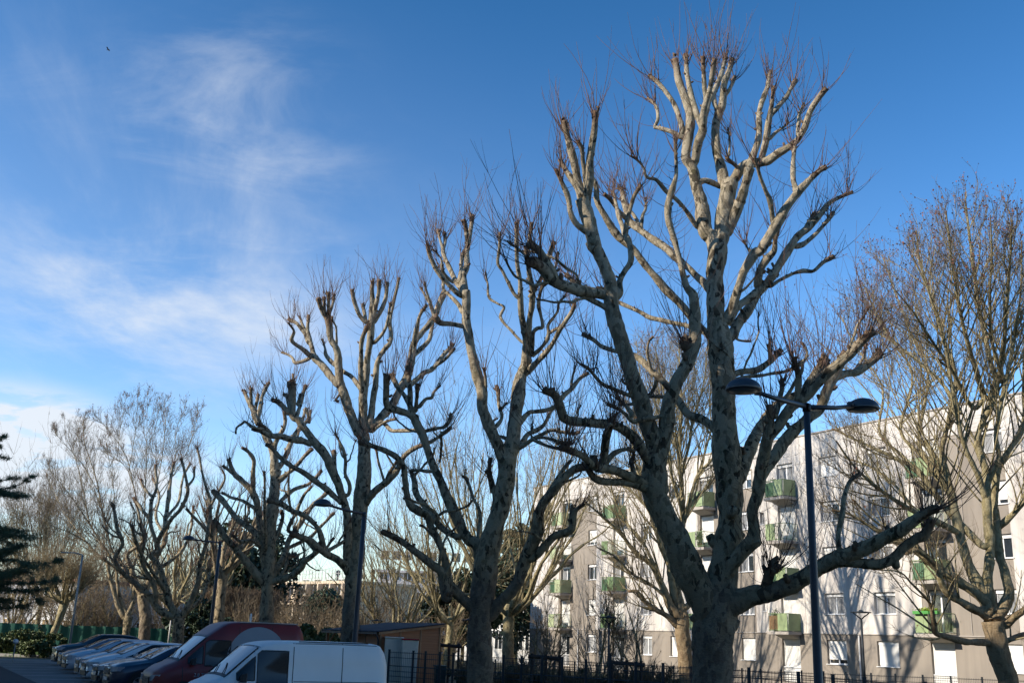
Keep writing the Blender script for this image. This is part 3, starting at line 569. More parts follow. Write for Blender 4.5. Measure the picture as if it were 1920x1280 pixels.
T4_limbs = [
 ("G412,450,66 395,330,52 370,250,46 340,200,42 310,120,42 270,50,40 F300,1190,42", -.6, 'n'), "F300,1190,42 270,1100,38 240,1050,34 215,1000,26 205,965,24", "F290,1180,34 310,1100,32 320,1020,30 350,950,26 370,915,20",
 "F255,1070,28 250,950,22", "F280,1090,26 300,990,20", "G420,420,46 460,380,40 500,300,36 540,200,34 590,150,30 640,90,24", "G415,510,44 500,450,32 560,400,30 620,330,28 660,290,22",
 "G400,320,38 430,220,32 480,130,28 470,50,26 F465,1100,20", "G540,210,26 590,100,24 620,20,22 F640,1180,20 650,1100,16",
 ("G355,1120,64 345,1000,60 330,900,55 300,750,50 285,650,46 250,570,42 190,500,40 140,450,36 100,350,28", -1., ''), "G268,600,42 265,480,34 270,370,30 230,310,26 185,280,20",
 "G320,900,46 220,800,42 150,740,40 80,650,40 0,570,34", ("G345,1180,64 250,1070,56 160,970,50 80,880,46 30,800,38 0,770,30", -1.2, '*'),
 "G375,1150,54 470,1000,42 500,900,36 560,820,34 620,740,36 660,660,30 720,610,28 770,560,28", ("G385,1180,56 440,1160,48 520,1130,46 590,1080,46 610,1040,44 650,1010,44 690,975,40", -.8, 'n'), "G690,980,40 660,930,40 600,880,38 520,850,30",
 "G400,900,34 440,820,30 460,740,26 455,700,20", "G480,960,30 560,920,28 640,880,26 720,800,24 800,720,20", "G400,700,32 470,620,30 540,560,28 640,520,24 720,430,22", "G440,1160,30 480,1080,24 500,1010,20 540,1000,16",
 "G500,820,26 560,700,24 600,600,22 650,540,18", "G330,960,30 260,900,26 180,900,24 120,860,20", "G290,690,26 200,640,24 120,610,20 60,580,18", "G345,1000,30 350,860,24 340,700,22 345,560,18 340,440,16",
 "G520,700,22 500,540,16 515,380,14", "G150,470,26 100,430,22 60,400,18",
]
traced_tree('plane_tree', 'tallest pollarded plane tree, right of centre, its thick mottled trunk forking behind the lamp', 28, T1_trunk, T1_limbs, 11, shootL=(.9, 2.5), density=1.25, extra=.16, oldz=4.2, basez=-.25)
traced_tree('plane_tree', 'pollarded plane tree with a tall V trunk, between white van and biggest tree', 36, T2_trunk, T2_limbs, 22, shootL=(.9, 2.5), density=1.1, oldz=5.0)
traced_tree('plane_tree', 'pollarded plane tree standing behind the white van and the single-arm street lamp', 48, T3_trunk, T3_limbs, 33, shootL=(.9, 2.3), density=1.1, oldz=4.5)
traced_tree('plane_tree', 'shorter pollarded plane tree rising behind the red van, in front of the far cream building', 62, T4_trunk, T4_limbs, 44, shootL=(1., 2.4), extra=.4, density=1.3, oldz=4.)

# ================================================================== grown trees
def grow_tree(name, label, pos, seed, height=12, r0=.35, fork=3.0, n1=8, n2=7, n3=6, n4=5, spread=.75, pollard=False, mat='bark2', smat='shoot2', lean=(0, 0), leaves=0, group=None, old=2.2, twig=.0075, limbs=None, Y0=None, dome=.5, tlen=1.0):
    """bare tree: a trunk, crooked main limbs, straighter upper branches and a haze of twigs"""
    r = np.random.default_rng(seed); base = np.array([pos[0], pos[1], pos[2] if len(pos) > 2 else 0.])
    root = thing(name, label, 'tree', base, group=group)
    acT, acL, acS, acB = Acc(), Acc(), Acc(), Acc()
    top = base+[lean[0], lean[1], fork]
    P = np.array([base-[0, 0, .15], base+[lean[0]*.15, lean[1]*.15, fork*.15], base+[lean[0]*.6, lean[1]*.6, fork*.6], top, top+[0, 0, .35]])
    P, R = resample(P, [r0*1.5, r0*1.1, r0*.95, r0*1.08, r0*.8], r0*.4)
    oldf = lambda Q: np.clip((base[2]+old-Q[:, 2])/1.5, 0, 1)*.85
    limb_mesh(acT, P, R, r, tip=False, old=oldf, wobble=.1)
    H = height
    def branch(p, d, L, r0_, bend, n=6, jit=.12):
        pts = [p]; cur = d/np.linalg.norm(d)
        for i in range(n-1):
            cur = cur+np.array([0, 0, bend/(n-1)])+r.normal(0, jit, 3); cur /= np.linalg.norm(cur); pts.append(pts[-1]+cur*L/(n-1))
        return np.array(pts), np.linspace(r0_, r0_*.45, n)
    lv1 = []
    for i in range(n1):
        a = 2*math.pi*(i+r.uniform(-.45, .45))/n1; el = r.uniform(.25, 1.0)*(1 if i % 3 else 1.6)
        d = np.array([math.cos(a), math.sin(a), el/spread*.75]); L = (H-fork)*r.uniform(.42, .6)
        s = top-[0, 0, r.uniform(0, fork*.12)]
        p, R = branch(s, d, L, r0*r.uniform(.42, .62), 1.25, 7, .16); lv1.append((p, R))
    lv2 = []
    for p, R in lv1:
        P2, R2 = resample(p, R, .25); limb_mesh(acL, P2, R2, r, tip=pollard, old=oldf)
        for _ in range(n2):
            i = r.integers(1, len(p)-1) if not pollard else r.integers(1, len(p)); f = r.uniform(0, 1) if i < len(p)-1 else 0; q = p[i]*(1-f)+p[min(i+1, len(p)-1)]*f
            out = q-top; out[2] = 0; out = out/(np.linalg.norm(out)+.3)
            d = (p[i]-p[i-1])/np.linalg.norm(p[i]-p[i-1])*.7+out*.35+r.normal(0, .38, 3)+[0, 0, .35]
            rad = np.linalg.norm((q-base)[:2]); cap = base[2]+H*(1-dome*min(1, (rad/(H*.55))**2))
            L = max(.8, (cap-q[2]))*r.uniform(.45, .8)*(.62 if pollard else 1)
            a, b = branch(q, d, L, R[i]*.55, .9, 6, .12); lv2.append((a, b))
    allp = []
    for p, R in lv2:
        P2, R2 = resample(p, R, .35); limb_mesh(acL, P2, R2, r, tip=pollard, k=6)
        if pollard:
            m = int(n4*2.2); t = p[-1]-p[-2]; t /= np.linalg.norm(t); a = r.normal(size=(m, 3)); a /= np.linalg.norm(a, axis=1, keepdims=True)
            shoots(acS, p[-1]-t*r.uniform(0, .4, m)[:, None]+a*R[-1], a*.7+t*.6+[0, 0, .5], r.uniform(.6, 1.9, m)*tlen, r.uniform(.008, .013, m), r, up=.85)
            m = n3; idx = r.integers(1, len(p), m); a = r.normal(size=(m, 3)); a[:, 2] = abs(a[:, 2])
            shoots(acS, p[idx], a, r.uniform(.3, 1.2, m), np.full(m, .008), r, up=.9)
            continue
        m = n3; idx = r.integers(1, len(p), m); f = r.uniform(0, 1, m)[:, None]; O = p[idx-1]*(1-f)+p[idx]*f
        D = (p[idx]-p[idx-1]); D = D/np.linalg.norm(D, axis=1, keepdims=True)+r.normal(0, .42, (m, 3))
        L3 = (np.linalg.norm(p[-1]-p[0])*r.uniform(.35, .75, m)+.4)*tlen
        Q3 = shoots(acL, O, D, L3, np.full(m, max(.011, R[2]*.24)), r, up=.5, n=6, k=4); allp.append(Q3)
        m4 = m*n4; i0 = r.integers(0, m, m4); j = r.integers(1, 6, m4); O = Q3[i0, j]; D = Q3[i0, j]-Q3[i0, j-1]; D = D/(np.linalg.norm(D, axis=1, keepdims=True)+1e-9)+r.normal(0, .5, (m4, 3))
        Q4 = shoots(acS, O, D, L3[i0]*r.uniform(.25, .6, m4)+.15, r.uniform(.7, 1.3, m4)*twig, r, up=.5, n=5)
        m5 = m4*2; i0 = r.integers(0, m4, m5); j = r.integers(1, 5, m5); O = Q4[i0, j]; D = Q4[i0, j]-Q4[i0, j-1]; D = D/(np.linalg.norm(D, axis=1, keepdims=True)+1e-9)+r.normal(0, .6, (m5, 3))
        Q5 = shoots(acS, O, D, r.uniform(.15, .5, m5), np.full(m5, twig*.75), r, up=.3, n=3)
        if leaves:
            T = Q5[:, -1]; hh = (T[:, 2]-base[2])/H; keep = r.random(len(T)) < leaves*np.clip((hh-.45)*2.2, 0.03, 1); beads(acB, T[keep], .035, r)
    acT.build('trunk', M[mat], root, base); cr = acL.build('crown', M[mat], root, base)
    acS.build('twigs', M[smat], cr, base)
    if acB.V: tag(acB.build('dry_leaves', M['seed'], cr, base), kind='stuff')
    return root
def px(x, Y): return (gx(x, Y), Y, 0)
G2 = 'unpruned plane trees in the residence garden'
FR = ["J850,1290,104 805,1150,98 782,1050,94 768,985,92"]
FRL = [("J750,960,60 640,900,38 560,850,36 520,790,34 500,720,30 420,650,26 350,655,20", -1.5, ''),
 ("J740,900,60 690,850,52 600,790,54 520,740,50 430,660,44 380,600,34 300,600,24 200,540,18 80,470,12 0,450,8", -1.0, ''),
 "J770,1085,40 640,1080,34 560,1060,30 500,1040,30 490,990,26 470,900,18 440,860,14 380,800,10 330,750,8 220,735,6",
 ("J755,930,64 700,800,56 650,700,54 620,600,50 600,500,46 580,400,40 560,300,34 530,150,26 I620,1050,26 560,850,22 500,650,18 440,450,14 420,300,9", 1, ''),
 ("J775,930,54 745,800,50 760,650,50 750,500,46 740,400,44 745,300,40 720,200,36 700,100,32 I820,1100,30 790,950,26 740,700,22 700,450,16 680,250,12 665,110,7", -.5, ''),
 ("J790,960,64 850,860,56 830,750,50 800,650,46 790,500,40 780,400,38 800,250,34 860,150,30 920,40,26 I960,1100,22 970,800,16 990,500,10", .8, ''),
 "J720,620,40 640,540,36 560,460,34 480,350,30 400,250,26 300,200,20 150,130,14 0,60,9",
 "J610,560,36 450,480,30 330,420,24 200,330,18 100,230,12 20,120,8", ("J830,1000,44 880,960,38 930,925,34 1000,880,28", -1, ''), "J830,1085,28 880,1060,26 930,1045,22",
 "J800,530,36 860,480,32 930,400,26 1000,300,20", "J740,400,34 700,280,28 640,150,24 600,0,20 I560,850,14 480,600,10 400,420,7",
 "J590,400,30 500,280,24 420,120,20 I480,1000,14 380,780,10 300,560,7 250,420,5", "J560,320,26 420,180,20 330,60,16 I400,1020,13 260,780,9 150,560,5",
 "J480,350,22 350,200,16 230,80,13 I250,1080,11 120,880,7 40,720,5", "I800,1130,34 850,950,26 870,700,20 890,450,14 900,250,8", "I760,1120,30 690,900,24 640,700,18 600,450,12 570,200,7",
 "I700,1180,26 600,1000,20 500,850,15 400,700,10 320,600,6", "I860,1050,24 800,850,18 790,600,13 800,400,9 790,220,5", "J745,320,30 800,200,26 790,60,22 I900,900,18 940,650,12 950,350,7", "I640,1200,24 540,1050,18 430,950,13 300,840,8 200,700,5",
 "J500,720,20 400,640,18 300,560,14 200,500,11 100,400,8", "J420,480,20 300,330,15 180,240,11 60,200,7"]
traced_tree('plane_tree', 'broad unpruned plane tree with reddish dry leaves at the right edge of the photo', 40, FR, FRL, 101, mat='bark2', smat='bush', oldz=4.9, group=G2, basez=-.2, fine=dict(dens=1.1, twig=.0088, leaves=.5, leaf=.04, reach=1.2))
FC = ["C724,1290,72 712,1100,66 702,1020,74 705,960,70"]
FCL = [("C690,1000,40 640,950,26 570,910,26 520,870,24 490,830,18 450,828,10", -1, ''), ("C700,960,50 650,900,44 600,780,36 560,700,30 480,640,24 420,560,18 330,480,12 240,400,8", -1.5, ''),
 ("C695,930,46 660,820,36 640,700,30 600,600,26 570,450,22 520,330,16 480,200,12 470,50,8", -.6, ''), ("C712,950,50 690,850,38 680,750,30 700,600,28 710,450,26 700,300,22 690,150,16 700,0,11 B860,760,8 850,560,5", .5, ''),
 "C712,500,26 740,400,20 780,280,16 850,200,12 870,150,9 B930,900,7 940,700,5", "C715,480,22 760,400,16 830,330,12 860,290,8", "C640,700,22 600,560,18 540,430,14 430,330,10 350,270,7",
 "C728,900,30 750,870,20 790,800,14", "C700,320,18 680,150,14 640,0,10 B760,800,8 720,600,5", "C700,280,18 740,120,14 760,0,10 B990,800,8 1000,620,4", "C620,640,20 560,480,16 560,300,12 B680,1000,9 640,760,6 620,580,4",
 "C705,440,20 660,300,15 640,140,11 B720,900,8 700,700,4", "C760,400,12 800,220,10 840,60,8 B1020,900,7 1040,700,4", "C590,740,20 520,600,15 440,500,12 380,380,9 360,260,6", "C690,800,20 640,620,16 610,430,12 600,230,9 B560,900,7", "C650,880,22 560,800,16 460,740,12 380,660,9 300,620,6"]
traced_tree('plane_tree', 'garden plane tree with orange-brown trunk just left of the biggest pollard', 56, FC, FCL, 102, mat='bark2', smat='shoot2', oldz=5.2, group=G2, fine=dict(dens=1.5, twig=.0075, leaves=.3, reach=1.3))
grow_tree('plane_tree', 'garden plane tree seen right of the second pollard trunk', px(953, 64), 103, height=17.5, r0=.32, fork=3.8, n1=8, n2=6, n3=6, n4=4, spread=1.0, leaves=.3, group=G2, old=2.6, twig=.009, dome=.6)
grow_tree('plane_tree', 'garden plane tree standing right of the wooden shed', px(842, 76), 104, height=16, r0=.26, fork=3.2, n1=7, n2=6, n3=6, n4=4, spread=1.1, leaves=.2, group=G2, old=1.5, twig=.0095, dome=.6)
grow_tree('plane_tree', 'pale many-branched garden tree above the shed roof, furthest left of the garden planes', px(745, 88), 105, height=13.5, r0=.28, fork=1.8, n1=8, n2=6, n3=6, n4=4, spread=1.3, leaves=.15, group=G2, old=.5, twig=.010, dome=.6)
# far left trees
TL = ["L940,640,62 942,590,60 952,520,64 962,455,62"]
TLL = [("L930,460,42 880,370,37 850,250,34 820,150,31 800,50,26 740,0,22 K640,1190,13.6 600,1150,12.4 540,1080,8.7 450,1000,6.2 330,900,4.3 230,830,2.5", -2, ''),
 ("L958,450,42 1000,340,34 995,240,31 950,120,27 880,20,26 K740,1160,14.9 700,1000,12.4 640,700,8.1 570,480,5.0 550,290,2.5", 2, ''),
 ("L950,440,37 900,320,27 880,200,24 870,100,22 820,0,14.9 K690,1150,12.4 600,1000,9.3 560,800,7.4 500,560,5.0 440,420,3.1 430,290,1.9", 0, ''),
 ("L1000,330,29 1010,200,26 1000,80,24 K950,1120,13.6 930,950,11.2 890,750,8.1 840,550,5.6 740,400,3.7 640,280,1.9", -3, ''), ("K950,1130,12.4 965,900,9.3 975,600,6.2 980,350,3.7 985,120,1.9", 1, ''),
 ("K960,1080,12.4 1020,850,8.7 1070,620,6.2 1100,380,3.7 1095,170,1.9", 3, ''), "K1000,940,9.9 1110,760,7.4 1170,560,5.0 1175,380,3.1 1240,210,1.9", "K1060,800,7.4 1180,640,5.6 1270,460,3.7 1330,240,1.9", "K600,1140,11.2 470,1060,8.1 330,1000,5.6 240,850,3.1 210,780,1.9",
 "K560,1100,9.9 430,930,6.8 350,760,4.3 290,620,2.5", "K590,990,8.1 480,830,5.6 380,700,3.7 265,570,1.9", "K700,1050,8.7 760,850,6.2 740,650,4.3 700,430,2.5", "K780,560,5.0 800,380,3.1 840,160,1.9", "K860,640,5.0 900,400,3.1 920,150,1.9", "K640,760,5.6 560,620,4.3 460,500,3.1 340,370,1.9", "K690,930,6.2 600,700,4.3 540,560,3.1 520,300,1.9",
 "K900,800,6.2 850,640,4.3 760,560,3.1 650,500,1.9", "K975,520,4.3 1040,350,3.1 1060,200,1.9"]
traced_tree('plane_tree', 'tall bare tree with fine spreading twigs against the clouds at the left', 84, TL, TLL, 106, mat='bark', smat='twig_dark', oldz=1, group='bare trees at the far end of the car park', fine=dict(dens=1.3, twig=.0085, leaves=.16, leaf=.045, reach=.8))
grow_tree('small_tree', 'thin bare tree between the cedar and the tall bare tree at far left', px(66, 95), 107, height=15.5, r0=.2, fork=4, n1=7, n2=9, n3=8, n4=5, spread=.5, leaves=.1, group='bare trees at the far end of the car park', old=.5, twig=.012, dome=.8, smat='twig_dark')
grow_tree('small_tree', 'low umbrella-crowned tree with a pale leaning trunk left of the parked cars', px(90, 72), 108, height=6.8, r0=.24, fork=3.7, n1=8, n2=7, n3=6, n4=5, spread=1.9, lean=(.75, 0), old=0, twig=.008, dome=.2, smat='shoot2')
G3 = 'smaller pollards behind the parked cars'
P5 = ["L1335,700,86 1338,600,84 1342,520,84 1345,470,92"]
P5L = [("L1335,470,64 1240,440,58 1150,350,50 1090,280,46 1000,210,40 910,120,36 860,30,34 K820,1130,28 780,1020,26 745,870,22", -1, ''),
 ("L1330,460,60 1270,350,56 1230,200,50 1190,80,44 1130,0,40 K1060,1170,32 1005,1000,30 1010,850,26 1040,760,22 1035,600,16", 1, ''),
 ("L1370,450,62 1430,350,50 1480,220,42 1500,100,38 K1340,1250,28 1370,1150,26 1390,1000,24 1400,850,22 1360,700,18 1330,560,16 1310,490,14", -1, '*'),
 "K1040,1150,34 1120,1000,30 1200,900,28 1250,780,24 1230,650,20 1210,560,16", "K1100,1020,28 1110,880,24 1130,760,22 1160,590,18", "K1010,990,26 930,880,22 890,830,18", "L1170,370,40 1160,240,38 1090,110,34 1060,20,30 K960,1100,22 930,1000,20",
 "L1250,300,36 1180,180,30 1100,60,26 K900,1100,22 880,1010,18", "K1380,1050,24 1300,960,20 1240,900,18", "K1390,900,20 1450,800,18 1500,700,16 1480,640,12", "L1400,420,44 1500,340,30 1560,200,24 1580,80,20", "K1240,760,20 1290,700,18 1300,620,14", "K1020,830,20 960,760,18 940,700,14", "L1240,250,34 1150,190,26 1000,160,22 900,170,16"]
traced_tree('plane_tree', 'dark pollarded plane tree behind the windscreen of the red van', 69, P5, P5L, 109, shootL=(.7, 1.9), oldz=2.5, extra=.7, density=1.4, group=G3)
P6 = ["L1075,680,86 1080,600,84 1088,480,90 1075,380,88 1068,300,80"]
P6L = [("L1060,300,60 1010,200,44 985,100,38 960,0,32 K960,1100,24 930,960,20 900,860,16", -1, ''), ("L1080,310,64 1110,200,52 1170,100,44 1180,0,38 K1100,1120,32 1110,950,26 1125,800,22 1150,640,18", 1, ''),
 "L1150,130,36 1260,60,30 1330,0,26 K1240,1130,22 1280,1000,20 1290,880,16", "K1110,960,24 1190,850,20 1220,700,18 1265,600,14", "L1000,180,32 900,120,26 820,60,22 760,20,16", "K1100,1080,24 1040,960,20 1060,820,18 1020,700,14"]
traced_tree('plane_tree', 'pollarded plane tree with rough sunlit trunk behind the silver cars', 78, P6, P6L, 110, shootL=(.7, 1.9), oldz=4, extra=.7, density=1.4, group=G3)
grow_tree('plane_tree', 'pollard crowded behind the dark pollard, left of the far domed lamp', px(318, 92), 121, height=15.5, r0=.36, fork=4.0, n1=8, n2=6, n3=5, n4=5, spread=.8, pollard=True, mat='bark2', smat='shoot', group=G3, old=3)
grow_tree('plane_tree', 'pollard crowded behind the straight pollard, nearest the dark evergreen tree', px(378, 98), 122, height=15.0, r0=.36, fork=4.0, n1=8, n2=6, n3=5, n4=5, spread=.8, pollard=True, mat='bark2', smat='shoot', group=G3, old=3)
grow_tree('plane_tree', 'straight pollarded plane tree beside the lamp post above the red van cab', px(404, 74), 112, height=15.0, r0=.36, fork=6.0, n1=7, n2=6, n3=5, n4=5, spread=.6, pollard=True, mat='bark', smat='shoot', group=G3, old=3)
# ================================================================== ground
def sheet(name, poly, z, mat, slope=True):
    """flat ground sheet given as a quad grid between two edges (list of left/right points)"""
    V = []; F = []
    for i, (a, b) in enumerate(poly):
        for k in range(9):
            t = k/8; x = a[0]*(1-t)+b[0]*t; y = a[1]*(1-t)+b[1]*t; V.append((x, y, gz(x, y)+z))
    for i in range(len(poly)-1):
        for k in range(8): F.append((i*9+k, i*9+k+1, (i+1)*9+k+1, (i+1)*9+k))
    o = link_mesh(name, V, F, mat, smooth=False); return tag(o, kind='structure')
def gz(x, y):
    return -.25*min(1, max(0, (34-y)/6))
M['soil'] = noisy('grass_soil', (.05, .06, .022), (.085, .07, .042), .6, .95, .4, 12)
M['asphalt'] = noisy('asphalt', (.022, .023, .026), (.035, .036, .04), 1.2, .9, .4, 60)
M['paving'] = noisy('bay_paving', (.13, .125, .12), (.18, .17, .165), .8, .92, .3, 50)
M['kerb'] = plain('kerb_stone', (.34, .33, .31), .9, var=.2)
ys = [-60, 0, 20, 28, 29.5, 31, 32.5, 34, 40, 60, 120, 500, 3000]
sheet('ground', [((-60-y*1.2 if y > 0 else -60, y), (60+y*1.2 if y > 0 else 60, y)) for y in ys], 0, M['soil'])
dv = np.array([-.49, .872]); nv = np.array([.872, .49])
def strip(o1, o2, t0, t1):
    A0 = np.array([-14.35, 35.5])
    return [(tuple(A0+dv*t+nv*o1), tuple(A0+dv*t+nv*o2)) for t in (t0, -8, -5, -3, -1.5, 0, 5, 15, t1) if t <= t1]
sheet('road', strip(-40, 0, -45, 34), .012, M['asphalt'])
sheet('parking_bays', strip(0, 7.5, -45, 32), .016, M['paving'])
M['line'] = plain('road_paint', (.6, .6, .58), .8, var=.15)
for q in range(12):
    t = -8+q*3.1; A0 = np.array([-14.35, 35.5])+dv*t
    V = [A0+nv*.1, A0+nv*5.2, A0+nv*5.2+dv*.1, A0+nv*.1+dv*.1]
    o = link_mesh('bay_marking', [(p[0], p[1], gz(*p)+.021) for p in V], [(0, 1, 2, 3)], M['line'], smooth=False); tag(o, kind='structure')
kb = MB(); kb.box((-46, 0, 0), (14, .35, .16)); o = kb.build('kerb', M['kerb'], xf=lambda p: (p[0]-22.2, p[1]+68+(p[0])*-.1, p[2])); tag(o, kind='structure')

# ================================================================== residential block (facade measured from the photograph)
FA = np.array([16.943, 64.0]); FU = np.array([.5, -.8660]); FN = np.array([-.8660, -.5])   # along, towards viewer
FROT = math.atan2(FU[1], FU[0])
bld = thing('apartment_block', 'long five-storey pale residential block with grey-brown ground floor and green balconies, covered in tree shadows', 'building', (FA[0], FA[1], 0), FROT)
# local frame: x along the facade (to the right), y into the building, z up
ST = 2.62
doors = {-24.0: 1, -16.9: 0, -7.0: 1, .3: 0, 10.8: 1, 18.2: 0}
wins = [-20.3, -13.55, -10.3, -3.3, 3.8, 7.35, 14.6, 21.8, 25.2]
dark = [(-24.95, -19.75), (-7.9, -2.5), (9.75, 15.2)]
U0, U1, ZT = -29.2, 30.0, 14.65
ops = []
rs = random.Random(5)
for k in range(5):
    zb = ST*k
    for c in doors:
        if k == 0: ops.append((c-.72, c+.72, .35, 2.74, 'door', k, c))
        else: ops.append((c-.68, c+.68, 3.2+ST*(k-1)+.02, 5.3+ST*(k-1), 'door', k, c))
    for c in wins:
        w = .62 if c not in (7.35, 3.8) else .72
        if k == 0: ops.append((c-w, c+w, 1.45, 2.75, 'win', k, c))
        else: ops.append((c-w, c+w, 4.15+ST*(k-1), 5.31+ST*(k-1), 'win', k, c))
# small bathroom windows beside the second door column
for k in range(1, 5): ops.append((-1.95, -1.6, 4.35+ST*(k-1), 5.1+ST*(k-1), 'small', k, -1.8))
us = sorted({U0, U1, *[a for d in dark for a in d], *[q for o in ops for q in o[:2]]}); zs = sorted({0, ZT, 3.1, *[q for o in ops for q in o[2:4]]})
wm, tm = MB(), MB()
for i in range(len(us)-1):
    for j in range(len(zs)-1):
        a, b, c, d = us[i], us[i+1], zs[j], zs[j+1]; um, zm = (a+b)/2, (c+d)/2
        if any(o[0] < um < o[1] and o[2] < zm < o[3] for o in ops): continue
        isd = zm < 3.1 or (zm < 13.3 and any(p < um < q for p, q in dark))
        y = .0 if not isd else .03
        (tm if isd else wm).add([(a, y, c), (b, y, c), (b, y, d), (a, y, d)], [(0, 1, 2, 3)])
for a, b, c, d, kind, k, cc in ops:      # reveals
    isd = k == 0 or any(p < (a+b)/2 < q for p, q in dark); y0 = .0 if not isd else .03
    (tm if isd else wm).add([(a, y0, c), (b, y0, c), (b, y0, d), (a, y0, d), (a, .34, c), (b, .34, c), (b, .34, d), (a, .34, d)], [(0, 1, 5, 4), (1, 2, 6, 5), (2, 3, 7, 6), (3, 0, 4, 7)])
# steps between pale and grey-brown render, drip line above the ground floor, ends, back and top
tm.add([(U0, .0, 0), (U0, .03, 0), (U0, .03, 3.1), (U0, 0, 3.1)], [(0, 1, 2, 3)])
wm.box((U0, .36, 0), (U1, 12, ZT-.3))
for a, b in dark: wm.box((a-.02, 0.001, 3.1), (a, .034, 13.3)); wm.box((b, .001, 3.1), (b+.02, .034, 13.3))
wm.box((U0, -.0, ZT), (U1, .36, ZT+.001))
wm.add([(U0, 0, 0), (U0, .36, 0), (U0, .36, ZT), (U0, 0, ZT)], [(0, 1, 2, 3)])
wm.build('wall', M['wall'], bld); tm.build('wall', M['taupe'], bld)
mb = MB(); mb.box((U0-.06, -.07, ZT+.004), (U1, .42, ZT+.09)); mb.build('parapet_cap', M['slab'], bld)
mb = MB(); mb.box((U0, -.03, 3.06), (U1, -.002, 3.11)); mb.build('drip_moulding', M['slab'], bld)
dj = MB()
for u in (-26.6, -18.6, -11.8, -8.8, 1.6, 5.6, 12.6): dj.box((u-.014, -.012, 3.14), (u+.014, -.002, ZT-.02))
dj.box((U0, -.01, 12.98), (U1, -.002, 13.01)); dj.build('panel_joint', M['slab'], bld)
for u in (-22.0, -8.6, 5.5): 
    mb = MB(); mb.tube([(u, -.06, .1), (u, -.06, 3.02)], .045, 8); mb.build('drainpipe', M['pvc'], bld)
for a, b, c, d, kind, k, cc in ops:
    y = .2; fr = MB(); t = .055
    for q in ((a+.003, b-.003, c+.003, c+t), (a+.003, b-.003, d-t, d-.003), (a+.003, a+t, c+t, d-t), (b-t, b-.003, c+t, d-t)): fr.box((q[0], y, q[2]), (q[1], y+.06, q[3]))
    if kind != 'small': fr.box(((a+b)/2-.045, y-.006, c+t), ((a+b)/2+.045, y+.055, d-t))
    hd = .2 if kind != 'small' else 0
    if hd: fr.box((a+.004, y-.05, d-hd), (b-.004, y-.002, d-.004))
    if kind != 'door' or k == 0 and False: fr.box((a-.05, -.05, c-.035), (b+.05, y, c+.002))
    w = fr.build('window', M['pvc'], bld)
    p = MB(); p.box((a+t, y+.03, c+t), (b-t, y+.04, d-t)); p.build('pane', M['glass'], w)
    mode = rs.random()
    if k == 0: mode = {-10.3: .05, -3.3: .0, .3: .01, 7.35: .01, 10.8: .01, 14.6: .01, 3.8: .2, -20.3: .6, -16.9: .7, -24.0: .7, -13.55: .7}.get(cc, mode)
    if (k, cc) in ((1, .3), (1, -16.9), (1, -20.3), (4, 3.8), (3, .3)): mode = .02
    if (k, cc) in ((1, 3.8), (1, 7.35), (1, 10.8), (4, .3), (2, 10.8), (2, 14.6)): mode = .8
    drop = 1.0 if mode < .1 else (.82 if mode < .3 else (.45 if mode < .42 else (.0)))
    if drop:
        z0 = d-hd-(d-hd-c-.06)*drop; s = MB(); s.box((a+.01, y-.03, z0), (b-.01, y-.012, d-hd)); s.build('shutter', M['blind'], w)
    if drop < .8 and rs.random() < .8:
        cu = MB(); n = 14; V = []; x0, x1 = (a+t, b-t) if rs.random() < .5 else (a+t, (a+b)/2)
        for i in range(n+1):
            for z in (c+t, d-t): V.append((x0+(x1-x0)*i/n, y+.024, z))
        cu.add(V, [(2*i, 2*i+2, 2*i+3, 2*i+1) for i in range(n)]); cu.build('curtain', M['curtain'], w)
    if kind == 'door' and k == 0:
        rl = MB(); rl.box((a+.02, .06, 1.15), (b-.02, .09, 1.19)); rl.box((a+.02, .06, .95), (b-.02, .08, .97))
        for i in range(14): rl.box((a+.05+i*(b-a-.1)/13, .06, .4), (a+.065+i*(b-a-.1)/13, .075, 1.15))
        rl.build('window_rail', M['pvc'], w)
bi = 0
